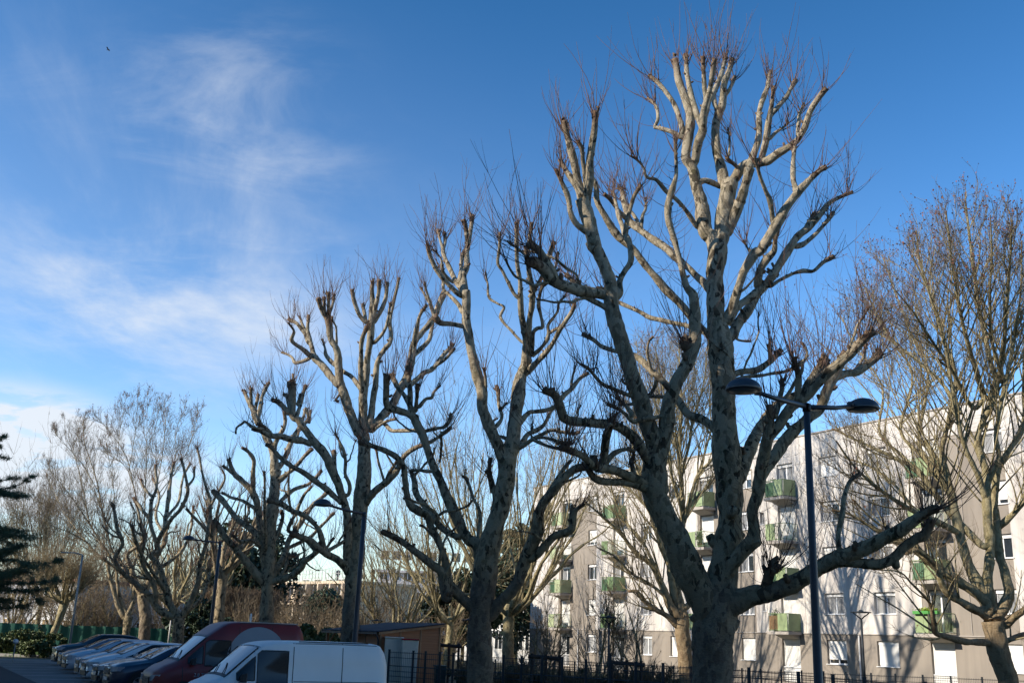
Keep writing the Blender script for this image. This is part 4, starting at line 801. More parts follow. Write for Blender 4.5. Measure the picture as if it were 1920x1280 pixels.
for c in doors:
    for k in range(1, 5):
        zb = 3.14+ST*(k-1); L, R_, Dp = c-.72, c+.86, 1.02
        sl = MB(); sl.box((L-.08, -Dp-.06, zb-.16), (R_+.08, -.004, zb+.0)); sl.add([(L+.1, -.01, zb-.4), (R_-.1, -.01, zb-.4), (R_-.1, -.7, zb-.162), (L+.1, -.7, zb-.162), (L+.1, -.01, zb-.162), (R_-.1, -.01, zb-.162)], [(0, 1, 2, 3), (0, 3, 4), (1, 5, 2), (0, 4, 5, 1), (4, 3, 2, 5)])
        b = sl.build('balcony', M['slab'], bld)
        rl = MB(); zt = zb+1.02
        for p0, p1 in (((L, -Dp), (R_, -Dp)), ((R_, -Dp), (R_, -.01)), ((L, -Dp), (L, -.01))):
            for z in (zt, zb+.09): rl.tube([(p0[0], p0[1], z), (p1[0], p1[1], z)], .02, 6)
            m = int(math.dist(p0, p1)/.11)
            for i in range(m+1):
                t = i/m; x, y = p0[0]*(1-t)+p1[0]*t, p0[1]*(1-t)+p1[1]*t; rl.box((x-.007, y-.007, zb+.01), (x+.007, y+.007, zt))
        rl.build('railing', M['railm'], b)
        style = (bi*5+k) % 4
        if (k, c) == (1, .3): style = 0
        if (k, c) == (1, 10.8): style = 1
        f0 = L+.02 if style in (2,) else ((L+R_)/2 if style in (0, 3) else L+.02); f1 = R_-.02 if style != 1 else (L+R_)/2
        pn = MB(); pn.box((f0, -Dp-.045, zb+.06), (f1, -Dp-.025, zt-.02))
        if style in (0, 2, 3): pn.box((R_+.025, -Dp+.02, zb+.06), (R_+.04, -.05, zt-.02))
        pn.build('privacy_panel', M[('green', 'green', 'green2', 'green', 'green3')[(bi*3+k*2) % 5] if (k, c) not in ((1, .3), (1, 10.8)) else 'green'], b)
        if style in (0, 3):
            pn = MB(); pn.box((L+.02, -Dp+.03, zb+.06), (f0-.02, -Dp+.05, zt-.12)); pn.build('screen', M['reed'] if (k, c) == (1, .3) or style == 3 and k % 2 else M['green_dark'], b)
        bi += 1
# planters on the lowest right balcony
def leafy(name, mat, centre, size, n, seed, parent=None, leaf=.06, loc=None):
    r = np.random.default_rng(seed); a = Acc(); q = r.normal(size=(n, 3)); q /= np.linalg.norm(q, axis=1, keepdims=True)
    q *= (r.random(n)**.45)[:, None]; lum = 1+.25*np.sin(q[:, 0]*5+seed)*np.sin(q[:, 1]*6)+.25*np.sin(q[:, 2]*7+q[:, 0]*4+seed)
    P = np.array(centre)+q*np.array(size)*lum[:, None]; P = P[P[:, 2] > (0.02 if parent is None else -99)]; beads(a, P, leaf, r)
    o = link_mesh(name, np.concatenate(a.V), np.concatenate(a.Q), mat, parent, loc, smooth=False); return o
pb = thing('balcony_planter', 'bright green planter boxes on the rail of the lowest balcony at right', 'planter', (FA[0], FA[1], 0), FROT)
bx = MB()
M['planter'] = plain('planter_plastic', (.06, .26, .05), .5); M['bright_leaf'] = plain('bright_leaf', (.28, .38, .03), .6, var=.4)
for i in range(3): bx.box((10.12+i*.52, -1.26, 4.1), (10.58+i*.52, -1.06, 4.26))
bx.build('box', M['planter'], pb, bevel=.01)
leafy('foliage', M['bright_leaf'], (10.9, -1.15, 4.32), (.75, .12, .1), 260, 3, pb, .035)

M['terracotta'] = plain('terracotta', (.30, .12, .06), .8, var=.15)
def floc(x, y, z): return (FA[0]+FU[0]*x-FN[0]*y, FA[1]+FU[1]*x-FN[1]*y, z)
for i, (c, k, wh) in enumerate([(.3, 1, 'on the lowest middle balcony beside the reed screen'), (.3, 4, 'on the top balcony of the middle column'), (-16.9, 1, 'on the lowest balcony near the small centre lamp'), (-24.0, 2, 'on the second balcony at the far left end of the facade'), (10.8, 2, 'on the balcony above the bright planters'), (-7.0, 3, 'on the third balcony behind the biggest trunk')]):
    p = thing('potted_plant', 'leafy potted plant '+wh, 'plant', floc(c-.5+.25*(i % 3), -.62, 3.14+ST*(k-1)), FROT, group='potted plants on the balconies')
    m = MB(); m.lathe([(.11, 0), (.16, .28), (.17, .30), (.14, .31)], 14); m.build('pot', M['terracotta'], p, smooth=True); leafy('foliage', M['leaf2'], (0, 0, .75), (.26, .26, .5), 420, 700+i, p, .04)
# ================================================================== fences
def mesh_fence(name, label, pts_px, Yf, h, tall, pitch, wire=True, thick=.04, group=None):
    P = [at(x, 1210, Yf(x)) for x in pts_px]; P = [np.array([p[0], p[1], gz(p[0], p[1])]) for p in P]
    root = thing(name, label, 'fence', P[0], group=group)
    o = P[0]
    for p, x in zip(P, pts_px):
        t = h+(.28 if x in tall else .04); m = MB(); q = p-o; m.box((q[0]-thick, q[1]-thick, q[2]), (q[0]+thick, q[1]+thick, q[2]+t)); m.box((q[0]-thick*1.15, q[1]-thick*1.15, q[2]+t), (q[0]+thick*1.15, q[1]+thick*1.15, q[2]+t+.02)); m.build('post', M['post'], root)
    a = Acc(); W = []
    for p, q in zip(P[:-1], P[1:]):
        n = max(2, int(np.linalg.norm(q-p)/pitch))
        for i in range(n):
            c = p+(q-p)*i/n-o; W.append([c+[0, 0, .06], c+[0, 0, h*.5], c+[0, 0, h]])
    V, Q = tube_batch(np.array(W), np.full((len(W), 3), .006), 3); a.add(V, Q)
    H = []
    for p, q in zip(P[:-1], P[1:]):
        for z in (.12, .32, .52, .72, .92, h-.25, h-.05): H.append([p-o+[0, 0, z], (p+q)/2-o+[0, 0, z], q-o+[0, 0, z]])
        for z in (.13, .93): H.append([p-o+[0, .02, z], (p+q)/2-o+[0, .02, z], q-o+[0, .02, z]])
    V, Q = tube_batch(np.array(H), np.full((len(H), 3), .011), 4); a.add(V, Q)
    w = a.build('wire_panel', M['post'], root, None); return root
near_px = [731, 776, 799, 826, 851, 882, 914, 945, 979, 1017, 1055, 1099, 1144, 1192, 1243, 1320, 1403, 1495, 1559, 1617, 1729, 1786, 1835, 1889, 1960]
def Yn(x):      # straight line on the ground from (-5.3,45) to (13.6,28.5)
    k = (x-960)/1975; return (45-5.3*16.5/18.9+0)/(1+k*16.5/18.9)
mesh_fence('mesh_fence', 'near dark steel mesh fence with thick square posts running behind the trunks', near_px, Yn, 1.5, (1144,), .11, thick=.045)
far_px = [866, 930, 963, 1002, 1040, 1078, 1120, 1170, 1223, 1263, 1295, 1340, 1390, 1425, 1463, 1501, 1542, 1583, 1630, 1675, 1726, 1778, 1836, 1894, 1950]
mesh_fence('mesh_fence', 'low thin-posted mesh fence along the lawn just before the pale facade', far_px, lambda x: 46., 1.25, (), .07, thick=.03)

# tree stake frames
def stakes(label, px0, px1, Y, ztop, n=3):
    a, b = at(px0, 1215, Y), at(px1, 1215, Y); root = thing('tree_stake_frame', label, 'stakes', (a[0], Y, 0), group='dark wooden frames staked round young trees')
    L = b[0]-a[0]; m = MB(); m.tube([(-.15, 0, ztop-.08), (L*.5, .03, ztop-.1), (L+.15, 0, ztop-.13)], .075, 8); m.build('crossbar', M['stake'], root)
    for i in range(n):
        m = MB(); x = L*i/(n-1); m.tube([(x, .0, -.05), (x+.01, .02, ztop*.5), (x, 0, ztop+.02)], .06, 7); m.build('stake', M['stake'], root)
    return root
stakes('dark log frame on stakes left of the garden plane, before the grey ground floor', 998, 1050, 41, 1.62)
stakes('dark log frame on stakes under the small forked lamp at the centre', 1148, 1202, 41.5, 1.5)
stakes('brown wooden stake frame between the shed and the second pollard', 824, 860, 50, 1.85)
stakes('thin stake frame behind the tall lamp post', 1508, 1554, 39.5, .98)

# ================================================================== street lamps
def dome(root, c, r, ang, name='lamp_head'):
    m = MB(); prof = [(.02, .36), (.16, .35), (.32, .30), (.46, .22), (.56, .11), (.6, 0), (.605, -.03), (.59, -.05), (.59, -.075), (.57, -.1)]
    m.lathe([(a*r/.6, b*r/.6) for a, b in prof], 32, c); h = m.build(name, M['lampm'], root, smooth=True)
    m = MB(); m.lathe([(.54*r/.6, -.09*r/.6), (.3*r/.6, -.13*r/.6), (.02, -.14*r/.6)], 28, c); m.build('lens', M['lens'], h, smooth=True)
    m = MB(); m.lathe([(.6*r/.6, -.035*r/.6), (.62*r/.6, -.035*r/.6), (.62*r/.6, -.05*r/.6), (.6*r/.6, -.05*r/.6)], 32, c); m.build('rim', M['pole_grey'], h, smooth=True)
    return h
def street_lamp(label, px, py, Y, heads, rad=.1, r=.36, group='domed street lamps along the car park'):
    t = at(px, py, Y); root = thing('street_lamp', label, 'street lamp', (t[0], t[1], gz(t[0], t[1])), group=group); H = t[2]-gz(t[0], t[1])
    m = MB(); m.tube([(0, 0, 0), (0, 0, .9), (0, 0, .95), (0, 0, H*.55), (0, 0, H)], [rad*1.25, rad*1.2, rad, rad*.82, rad*.7], 14); m.build('pole', M['lampm'], root, smooth=True)
    for hx, hy, hY in heads:
        e = at(hx, hy, hY)-np.array([t[0], t[1], gz(t[0], t[1])]); d = e-np.array([0, 0, H]); u = d.copy(); u[2] = 0; u /= np.linalg.norm(u)
        m = MB(); m.tube([(0, 0, H-.03), tuple(np.array([0, 0, H-.03])+d*.5+[0, 0, .0]), tuple(e-u*r*.75)], [.055, .05, .045], 10); m.lathe([(.075, H-.14), (.09, H-.13), (.09, H+.03), (.05, H+.05), (.03, H+.06)], 14); m.box(tuple(e-u*(r+.08)-.06), tuple(e-u*(r+.08)+.06)); m.build('arm', M['lampm'], root, smooth=True)
        dome(root, tuple(e), r, 0)
    return root
street_lamp('tall double-armed street lamp with two dark domed heads before the biggest pollard', 1512, 760, 22, [(1394, 728, 20.8), (1618, 764, 23.1)], rad=.098, r=.36)
street_lamp('single-armed street lamp with one domed head, standing behind the white van roof', 683, 962, 43, [(605, 945, 41.5)], rad=.12, r=.36)
street_lamp('far street lamp with small domed head, beside the straight pollard above the red van', 413, 1016, 66, [(354, 1010, 64.5)], rad=.13, r=.36)
def thin_pole(name, label, cat, px, py, Y, r, mat='pole_grey', h=None):
    t = at(px, py, Y); o = MB(); o.tube([(0, 0, 0), (0, 0, t[2]*.5), (0, 0, t[2])], [r*1.15, r, r*.8], 8); root = thing(name, label, cat, (t[0], t[1], 0)); o.build('pole', M[mat], root, smooth=True); return root, t[2]
root, H = thin_pole('lamp_post', 'slim pale lamp post rising between the leaning-trunk tree and the black car', 'lamp post', 155, 1040, 66, .07)
m = MB(); m.tube([(0, 0, H), (-.5, -.1, H+.12), (-.85, -.15, H+.1)], [.04, .035, .03], 8); m.build('arm', M['pole_grey'], root); m = MB(); m.box((-1.25, -.28, H+.06), (-.8, -.02, H+.14)); m.build('lamp_head', M['pole_grey'], root, bevel=.02)
root, H = thin_pole('lamp_post', 'thin pale pole beside the dark pollard behind the red van windscreen', 'lamp post', 322, 1150, 80, .06)
m = MB(); m.lathe([(.05, H), (.16, H+.05), (.14, H+.3), (.02, H+.36)], 12); m.build('lamp_head', M['pole_grey'], root, smooth=True)
def park_lamp(label, px, py, Y):
    t = at(px, py, Y); H = t[2]; root = thing('park_lamp', label, 'park lamp', (t[0], t[1], 0), group='small forked lamps in the garden')
    m = MB(); m.tube([(0, 0, 0), (0, 0, H*.5), (0, 0, H-.28)], [.06, .05, .045], 10); m.build('pole', M['post'], root, smooth=True)
    m = MB()
    for s in (-1, 1): m.tube([(0, 0, H-.3), (s*.12, 0, H-.2), (s*.33, 0, H-.05)], [.03, .028, .022], 8)
    m.build('fork', M['post'], root, smooth=True)
    m = MB(); m.lathe([(.02, H-.05), (.40, H-.045), (.43, H-.03), (.40, H-.005), (.1, H+.02), (.08, H+.06), (.02, H+.07)], 24); m.build('lamp_head', M['post'], root, smooth=True)
park_lamp('small forked garden lamp standing before the shadowed facade at right', 1614, 1146, 44)
park_lamp('small forked garden lamp beside a green balcony at the centre', 1142, 1156, 49)
park_lamp('small forked garden lamp half hidden left of the second pollard trunk', 879, 1161, 58)
park_lamp('small forked garden lamp behind the shed roof', 707, 1162, 70)

# ================================================================== shed, bins, sign
TH = math.radians(35); sa = at(711, 1200, 46); sh = thing('garden_shed', 'brown horizontal-board wooden shed with dark felt roof rising to the right', 'shed', (sa[0], sa[1], 0), TH)
SL, SD = 3.05, 3.6                     # gable face length, eave face length (plus an open porch)
zr = lambda x: 2.24+x*.13
m = MB(); m.add([(0, 0, 0), (SL, 0, 0), (SL, SD, 0), (0, SD, 0), (0, 0, zr(0)), (SL, 0, zr(SL)), (SL, SD, zr(SL)), (0, SD, zr(0))], [(0, 1, 5, 4), (1, 2, 6, 5), (2, 3, 7, 6), (3, 0, 4, 7), (4, 5, 6, 7)]); m.build('wall', M['wood'], sh)
for x in (.02, .98, 2.0, SL-.08): m = MB(); m.box((x, -.03, 0), (x+.07, -.003, zr(x)-.02)); m.build('wall_batten', M['trimwood'], sh)
for y in (1.2, 2.4, SD-.08): m = MB(); m.box((-.03, y, 0), (-.003, y+.07, zr(0)-.02)); m.build('wall_batten', M['trimwood'], sh)
m = MB(); x0, x1 = -.1, SL+.12; m.add([(x0, -.12, zr(x0)-.1), (x1, -.12, zr(x1)-.1), (x1, -.12, zr(x1)), (x0, -.12, zr(x0)), (x0, -.09, zr(x0)-.1), (x1, -.09, zr(x1)-.1), (x1, -.09, zr(x1)), (x0, -.09, zr(x0))], [(0, 1, 2, 3), (4, 7, 6, 5), (0, 4, 5, 1), (3, 2, 6, 7), (0, 3, 7, 4), (1, 5, 6, 2)]); m.build('fascia', M['trimwood'], sh)
m = MB(); V = []
for x in (-.18, SL+.14):
    for y in (-.15, SD+1.6): V += [(x, y, zr(x)+.012), (x, y, zr(x)+.06)]
m.add(V, [(0, 4, 5, 1), (2, 3, 7, 6), (1, 5, 7, 3), (0, 2, 6, 4), (4, 6, 7, 5), (0, 1, 3, 2)]); m.build('roof', M['felt'], sh)
m = MB(); m.box((-.24, -.1, zr(0)-.1), (-.185, SD+1.6, zr(0)-.02)); m.tube([(-.1, -.1, 0), (-.1, -.1, 1.9), (-.2, -.08, 2.15)], .035, 8); m.build('gutter', M['post'], sh)
for x, y in ((.0, SD+1.45), (SL-.1, SD+1.45)): m = MB(); m.box((x, y, 0), (x+.1, y+.1, zr(x))); m.build('porch_post', M['trimwood'], sh)
m = MB(); m.tube([(.05, SD+1.45, 1.6), (.05, SD+.7, 2.15)], .04, 6); m.build('porch_brace', M['trimwood'], sh)
def bin_(label, px, Y, w, h, mat='bin', top=None):
    a = at(px, 1230, Y); root = thing('waste_container', label, 'bin', (a[0], a[1], gz(a[0], a[1])), math.radians(10), group='upright containers before the shed')
    m = MB(); m.add([(-w*.46, 0, .05), (w*.46, 0, .05), (w*.46, .6, .05), (-w*.46, .6, .05), (-w/2, -.06, h), (w/2, -.06, h), (w/2, .66, h), (-w/2, .66, h)], [(0, 1, 5, 4), (1, 2, 6, 5), (2, 3, 7, 6), (3, 0, 4, 7), (4, 5, 6, 7), (0, 3, 2, 1)]); m.build('body', M[mat], root, bevel=.03)
    m = MB(); m.box((-w/2-.02, -.1, h+.002), (w/2+.02, .7, h+.06)); m.build('lid', M[top or mat], root, bevel=.02)
bin_('tall cream container right behind the white van', 738, 45.5, .74, 2.0)
bin_('tall cream container with reddish lid before the shed boards', 768, 45.3, .68, 1.95, top='tail')
M['green_bin'] = plain('dark_green_bin', (.012, .04, .045), .5); bin_('dark blue-green bin at the right corner of the shed', 828, 44.5, .44, .95, 'green_bin')
a = at(470, 1160, 52); sg = thing('road_sign', 'small round sign seen nearly edge-on above the red van roof', 'sign', (a[0], a[1], 0), math.radians(-68))
m = MB(); m.tube([(0, .03, 0), (0, .03, a[2]-.2)], .03, 8); m.build('pole', M['pole_grey'], sg); m = MB(); m.lathe([(.02, -.012), (.24, -.012), (.25, 0), (.24, .012), (.02, .012)], 24, (0, 0, a[2]), axis='y'); m.build('disc', plain('sign_back', (.12, .10, .2), .4), sg)
m = MB(); m.lathe([(.245, -.016), (.27, -.016), (.27, .016), (.245, .016)], 24, (0, 0, a[2]), axis='y'); m.build('rim', M['pvc'], sg)
a = at(29, 1206, 58); bl = thing('bollard_light', 'short bollard light with round pale head on the verge at far left', 'bollard', (a[0], a[1], 0))
m = MB(); m.tube([(0, 0, 0), (0, 0, a[2])], .03, 8); m.build('pole', M['pole_grey'], bl); m = MB(); m.lathe([(.02, a[2]), (.12, a[2]+.03), (.14, a[2]+.12), (.1, a[2]+.22), (.02, a[2]+.25)], 14); m.build('head', M['pvc'], bl, smooth=True)

# ================================================================== hedges, shrubs, evergreens
def bare_bush(label, x, Y, h, seed, group='bare shrubs and small trees in the garden', smat='bush', dens=1.0, w=1.0):
    r = np.random.default_rng(seed); b = np.array([gx(x, Y), Y, 0.]); root = thing('bare_shrub', label, 'shrub', b, group=group)
    aL, aS = Acc(), Acc(); n = int(16*dens); A = r.uniform(0, 6.28, n); D = np.stack([np.cos(A)*r.uniform(.2, .9, n)*w, np.sin(A)*r.uniform(.2, .9, n)*w, np.ones(n)], 1)
    P = shoots(aL, b+r.normal(0, .12, (n, 3))*[1, 1, 0], D, r.uniform(.6, 1.05, n)*h, np.full(n, .045*h/4+.008), r, up=.2, n=7, k=5)
    for lv, (m, f, rad) in enumerate(((9, .5, .012), (5, .45, .009), (3, .4, .008))):
        N_ = len(P)*m; i0 = r.integers(0, len(P), N_); j = r.integers(1, P.shape[1], N_); O = P[i0, j]; D = P[i0, j]-P[i0, j-1]; LL = np.linalg.norm(P[i0, -1]-P[i0, 0], axis=1); D = D/(np.linalg.norm(D, axis=1, keepdims=True)+1e-9)+r.normal(0, .5, (N_, 3))
        P = shoots(aS, O, D, LL*f*r.uniform(.5, 1.1, N_)+.08, np.full(N_, rad*(1+Y/120)), r, up=.25, n=5)
    aL.build('stems', M['bark2'], root, b); aS.build('twigs', M[smat], root, b)
spots = [(455, 92, 6.0), (520, 88, 6.6), (560, 96, 7.0), (600, 86, 6.2), (640, 95, 6.8), (700, 90, 6.5), (740, 98, 7.2), (800, 92, 6.2), (575, 80, 4.6), (480, 84, 4.5), (690, 78, 4.8), (835, 84, 5.4)]
where = ['above the red van roof at its rear', 'between two pollard trunks, under the cream building', 'below the far cream building', 'left of the single-arm lamp trunk', 'right behind the single-arm lamp trunk', 'above the shed roof, left end', 'above the middle of the shed roof', 'above the right end of the shed roof', 'low, just behind the rear of the red van', 'low, behind the middle of the red van', 'low, just left of the shed', 'right of the shed, behind the stake frame']
for i, (x, Y, h) in enumerate(spots): bare_bush('tangled bare shrub '+where[i], x, Y, h*(.66 if 500 < x < 660 else .85), 300+i, dens=.85, w=1.4, smat='bush')
for i, (x, Y, h, wh) in enumerate([(120, 88, 5.2, 'left of the slim pale lamp post, before the green screen'), (165, 92, 6, 'behind the black car at far left'), (205, 90, 5.5, 'between the slim lamp post and the sunlit trunks'), (305, 90, 5, 'behind the dark pollard at left'), (20, 90, 7, 'under the cedar at the left edge')]):
    bare_bush('dark bare bush '+wh, x, Y, h, 340+i, group='bare bushes by the green screen', w=1.2)
for i, (x, Y, h, wh) in enumerate([(1020, 60, 4.2, 'before the left end of the facade'), (1196, 50, 5.0, 'with thin stems right of the small centre lamp'), (1120, 50, 3.6, 'beside the second green balcony'), (1010, 47, 2.2, 'beside the left log frame')]):
    bare_bush('slender bare shrub '+wh, x, Y, h, 360+i, dens=.28, w=.7)
def evergreen(label, name, x, Y, h, w, seed, mat='leaf', leaf=.11, n=9000, group=None, z0=.3):
    r = np.random.default_rng(seed); b = np.array([gx(x, Y), Y, 0.]); root = thing(name, label, 'shrub' if h < 3 else 'tree', b, group=group); aT = Acc(); a = Acc()
    limb_mesh(aT, np.array([b, b+[0, 0, h*.4], b+[0, 0, h*.9]]), np.array([.04*h*.5+.03, .03*h*.5, .02]), r, tip=False, wobble=.2); aT.build('trunk', M['bark2'], root, b)
    nb = int(14+h*5); C_ = r.normal(size=(nb, 3)); C_ /= np.linalg.norm(C_, axis=1, keepdims=True); C_ = C_*(r.random((nb, 1))**.4)*np.array([w/2, w/2, (h-z0)/2]); C_ += [0, 0, (h+z0)/2]
    S_ = r.uniform(.10, .24, nb)*(w+h)/2*.75; i = r.integers(0, nb, n); q = r.normal(size=(n, 3)); q /= np.linalg.norm(q, axis=1, keepdims=True); P = C_[i]+q*(S_[i]*r.uniform(.55, 1, n)**.6)[:, None]*[1, 1, .8]
    P = P[P[:, 2] > .05]; beads(a, P+b, leaf, r); link_mesh('foliage', np.concatenate(a.V), np.concatenate(a.Q), M[mat], root, b, smooth=False)
evergreen('dark evergreen tree between two pollard trunks above the red van', 'evergreen_tree', 452, 104, 12.2, 9, 401, leaf=.2, n=14000)
evergreen('dark evergreen behind the second pollard, at the left end of the facade', 'evergreen_tree', 966, 97, 12.5, 5.5, 402, leaf=.15, n=12000, z0=1.5)
evergreen('loose evergreen right of the shed before white buildings', 'evergreen_tree', 868, 88, 7.6, 6, 403, leaf=.15, n=9000, z0=2.2)
evergreen('dark round evergreen behind the pale pole and red van windscreen', 'evergreen_tree', 368, 84, 4.6, 5, 404, leaf=.13, n=8000)
evergreen('rounded green shrub between the red van rear and the shed', 'evergreen_shrub', 590, 66, 2.7, 4.6, 405, 'leaf2', .09, 8000)
evergreen('dark shrub at the foot of the cream building', 'evergreen_shrub', 603, 132, 7.2, 4, 406, 'leaf', .2, 4000, z0=3)
for i, (x, Y, h, w, wh) in enumerate([(60, 70, 1.5, 4.5, 'low leafy shrub on the verge under the leaning tree'), (95, 69, 1.3, 3.0, 'low leafy shrub right of the leaning trunk'), (20, 72, 1.2, 4, 'low leafy shrub on the verge at the left edge')]):
    evergreen(wh, 'evergreen_shrub', x, Y, h, w, 410+i, 'leaf2', .07, 4000, group='low verge shrubs', z0=0)
for i, (x, w, h, wh) in enumerate([(870, 3.4, 1.15, 'left of the second pollard trunk'), (960, 3.2, 1.25, 'right of the second pollard trunk'), (1010, 2.6, 1.1, 'under the left log frame'), (1085, 2.6, 1.2, 'between the two log frames'), (1150, 2.4, 1.15, 'under the small centre lamp'), (1225, 3.0, 1.4, 'left of the garden plane trunk'), (1190, 2.0, 1.5, 'right of the centre log frame')]):
    evergreen('leafy dark shrub behind the mesh fence, '+wh, 'evergreen_shrub', x, 44.6, h*.8, w*.8, 420+i, 'leaf', .04, 2200, group='shrubs behind the mesh fence', z0=0)
    bare_bush('twiggy low shrub behind the mesh fence, '+wh, x+14, 43.6, 1.0, 440+i, group='twiggy shrubs behind the mesh fence', dens=.8, w=1.6)
# clipped hedge of brown twigs
hb = at(455, 1104, 98); r = np.random.default_rng(9); a = Acc(); hr = thing('clipped_hedge', 'high clipped hedge with reddish brown top between the pollard trunks', 'hedge', (hb[0], hb[1], 0))
n = 9000; O = np.stack([r.uniform(-3.2, 3.4, n)+hb[0], r.uniform(-1, 1, n)+hb[1], r.uniform(.1, 1, n)**.5*(hb[2]-.5)], 1); shoots(a, O, r.normal(0, .5, (n, 3))+[0, 0, 1], r.uniform(.4, .9, n), np.full(n, .014), r, n=4); a.build('twigs', M['hedge'], hr, (hb[0], hb[1], 0))
# cedar at the left edge
def cedar(label, x, Y, h, seed):
    r = np.random.default_rng(seed); b = np.array([gx(x, Y), Y, 0.]); root = thing('cedar_tree', label, 'tree', b); aT, aL, a = Acc(), Acc(), Acc()
    limb_mesh(aT, *resample([b, b+[0, 0, h*.5], b+[0, 0, h]], [.34, .22, .04], .4), r, tip=False, wobble=.1); aT.build('trunk', M['bark'], root, b)
    z = 1.8; pts = []
    while z < h:
        for q in range(4):
            an = r.uniform(0, 6.28); L = (1-z/h)**.8*4.9*r.uniform(.75, 1.1)+.5; d = np.array([math.cos(an), math.sin(an), r.uniform(.2, .8)]); n = 9; p = [b+[0, 0, z]]
            cur = d.copy()
            for i in range(n): cur = cur+[0, 0, -.09 if i < 6 else .1]+r.normal(0, .1, 3); p.append(p[-1]+cur*L/n)
            p = np.array(p); limb_mesh(aL, p, np.linspace(.07, .015, n+1), r, tip=False, k=5)
            m = int(L*9); i = r.integers(2, n+1, m); s = r.choice([-1, 1], m); side = np.cross(d/np.linalg.norm(d), [0, 0, 1]); D = side*s[:, None]+d*.55+r.normal(0, .2, (m, 3))
            S = shoots(aL, p[i], D, L*.32*r.uniform(.4, 1.1, m)*(1.1-i/n*.6), np.full(m, .014), r, up=-.35, n=5); pts.append(S.reshape(-1, 3)); pts.append((S[:, 1:]*.5+S[:, :-1]*.5).reshape(-1, 3)); pts.append(p[2:])
        z += r.uniform(.45, .75)
    P = np.concatenate(pts); P = np.repeat(P, 5, 0)+r.normal(0, .07, (len(P)*5, 3))*[1, 1, .6]; Q_ = shoots(a, P, r.normal(0, .6, (len(P), 3))+[0, 0, .25], r.uniform(.1, .28, len(P)), np.full(len(P), .013), r, up=0, n=3)
    c = aL.build('crown', M['bark'], root, b); link_mesh('foliage', np.concatenate(a.V), np.concatenate(a.Q), M['cedar'], c, b, smooth=False)
cedar('dark green cedar with drooping tiered branches cut by the left edge of the photo', -93, 58, 12.0, 501)
# grass tufts near the verge
r = np.random.default_rng(12); a = Acc(); n = 9000; O = np.stack([r.uniform(-48, -30, n), r.uniform(68.5, 82, n), np.zeros(n)], 1); shoots(a, O, r.normal(0, .3, (n, 3))+[0, 0, 1], r.uniform(.1, .25, n), np.full(n, .012), r, n=3)
M['grass'] = plain('grass_blades', (.09, .17, .03), .7, var=.4); tag(a.build('verge_grass', M['grass'], None, (-38, 72, 0)), 'bright short grass on the verge at far left', 'grass', kind='stuff')

# ================================================================== far buildings, screens, hills
def block(name, label, cat, x0, x1, Y0, Y1, H, mat, rows=0, cols=0, wsz=(1.2, 1.3), z0=1.2, st=2.8, roof=None, depth=10):
    a, b = np.array([gx(x0, Y0), Y0]), np.array([gx(x1, Y1), Y1]); L = float(np.linalg.norm(b-a)); root = thing(name, label, cat, (a[0], a[1], 0), math.atan2(b[1]-a[1], b[0]-a[0]))
    m = MB(); m.box((0, 0, 0), (L, depth, H)); m.build('wall', M[mat], root)
    m = MB(); m.box((-.3, -.4, H+.003), (L+.3, depth+.3, H+.35)); m.build('roof', M[roof or mat], root)
    for i in range(rows):
        for j in range(cols):
            cx = L*(j+.5)/cols; z = z0+i*st; w = MB(); w.box((cx-wsz[0]/2, -.06, z), (cx+wsz[0]/2, -.004, z+wsz[1])); w = w.build('window', M['pvc'], root)
            g = MB(); g.box((cx-wsz[0]/2+.08, -.09, z+.08), (cx-.05, -.062, z+wsz[1]-.08)); g.box((cx+.05, -.09, z+.08), (cx+wsz[0]/2-.08, -.062, z+wsz[1]-.08)); g.build('pane', M['glass'], w)
    return root, L
# cream block with railings and chimneys on the roof
t0 = at(518, 1094, 150); rt, L = block('apartment_block', 'far sunlit cream block with balconies and railed flat roof', 'building', 512, 668, 150, 138, float(at(520, 1095, 150)[2]), 'cream', 3, 7, (1.5, 2.0), .7, 3.2)
Hc = float(at(520, 1095, 150)[2])
m = MB()
for i in range(26): m.box((i*L/25-.03, .3, Hc+.35), (i*L/25+.03, .36, Hc+1.9))
for z in (.8, 1.35, 1.85): m.box((0, .3, Hc+z), (L, .35, Hc+z+.05))
m.build('roof_railing', M['pole_grey'], rt)
for x in (6.8, 9.2, 9.9, 10.4, 14.2): m = MB(); m.lathe([(.2, Hc+.35), (.2, Hc+1.5), (.32, Hc+1.6), (.32, Hc+2.1), (.1, Hc+2.2)], 10, (x, 5, 0)); m.build('chimney', M['post'], rt)
stp = (Hc-.3)/3
for k in range(3):
    m = MB(); z = .3+k*stp; m.box((0, -1.0, z), (L, -.01, z+.16)); bb = m.build('balcony', M['cream'], rt)
    for i in range(8): m = MB(); m.box((i*L/7-.12, -.98, z+.17), (i*L/7+.12, -.02, z+stp-.02)); m.build('partition', M['cream'], bb)
block('grey_building', 'tall grey slab building glimpsed through twigs above the shed', 'building', 700, 905, 150, 150, float(at(800, 1075, 150)[2]), 'grey_wall', 5, 9)
block('house', 'white house glimpsed between the shed and the facade', 'house', 855, 1003, 108, 100, 7.2, 'white_wall', 2, 8, (1.1, 1.8))
block('house', 'white and brown house behind the bare bushes at far left', 'house', 52, 132, 108, 104, 6.0, 'white_wall', 2, 4, roof='brick')
block('house', 'pale house with low dark roof behind the sunlit trunks', 'house', 150, 300, 112, 108, 5.0, 'grey_wall', 2, 6, roof='felt')
block('house', 'distant grey house wall left of the cedar foot', 'house', -60, 50, 125, 122, 6.5, 'grey_wall', 2, 4, roof='brick')
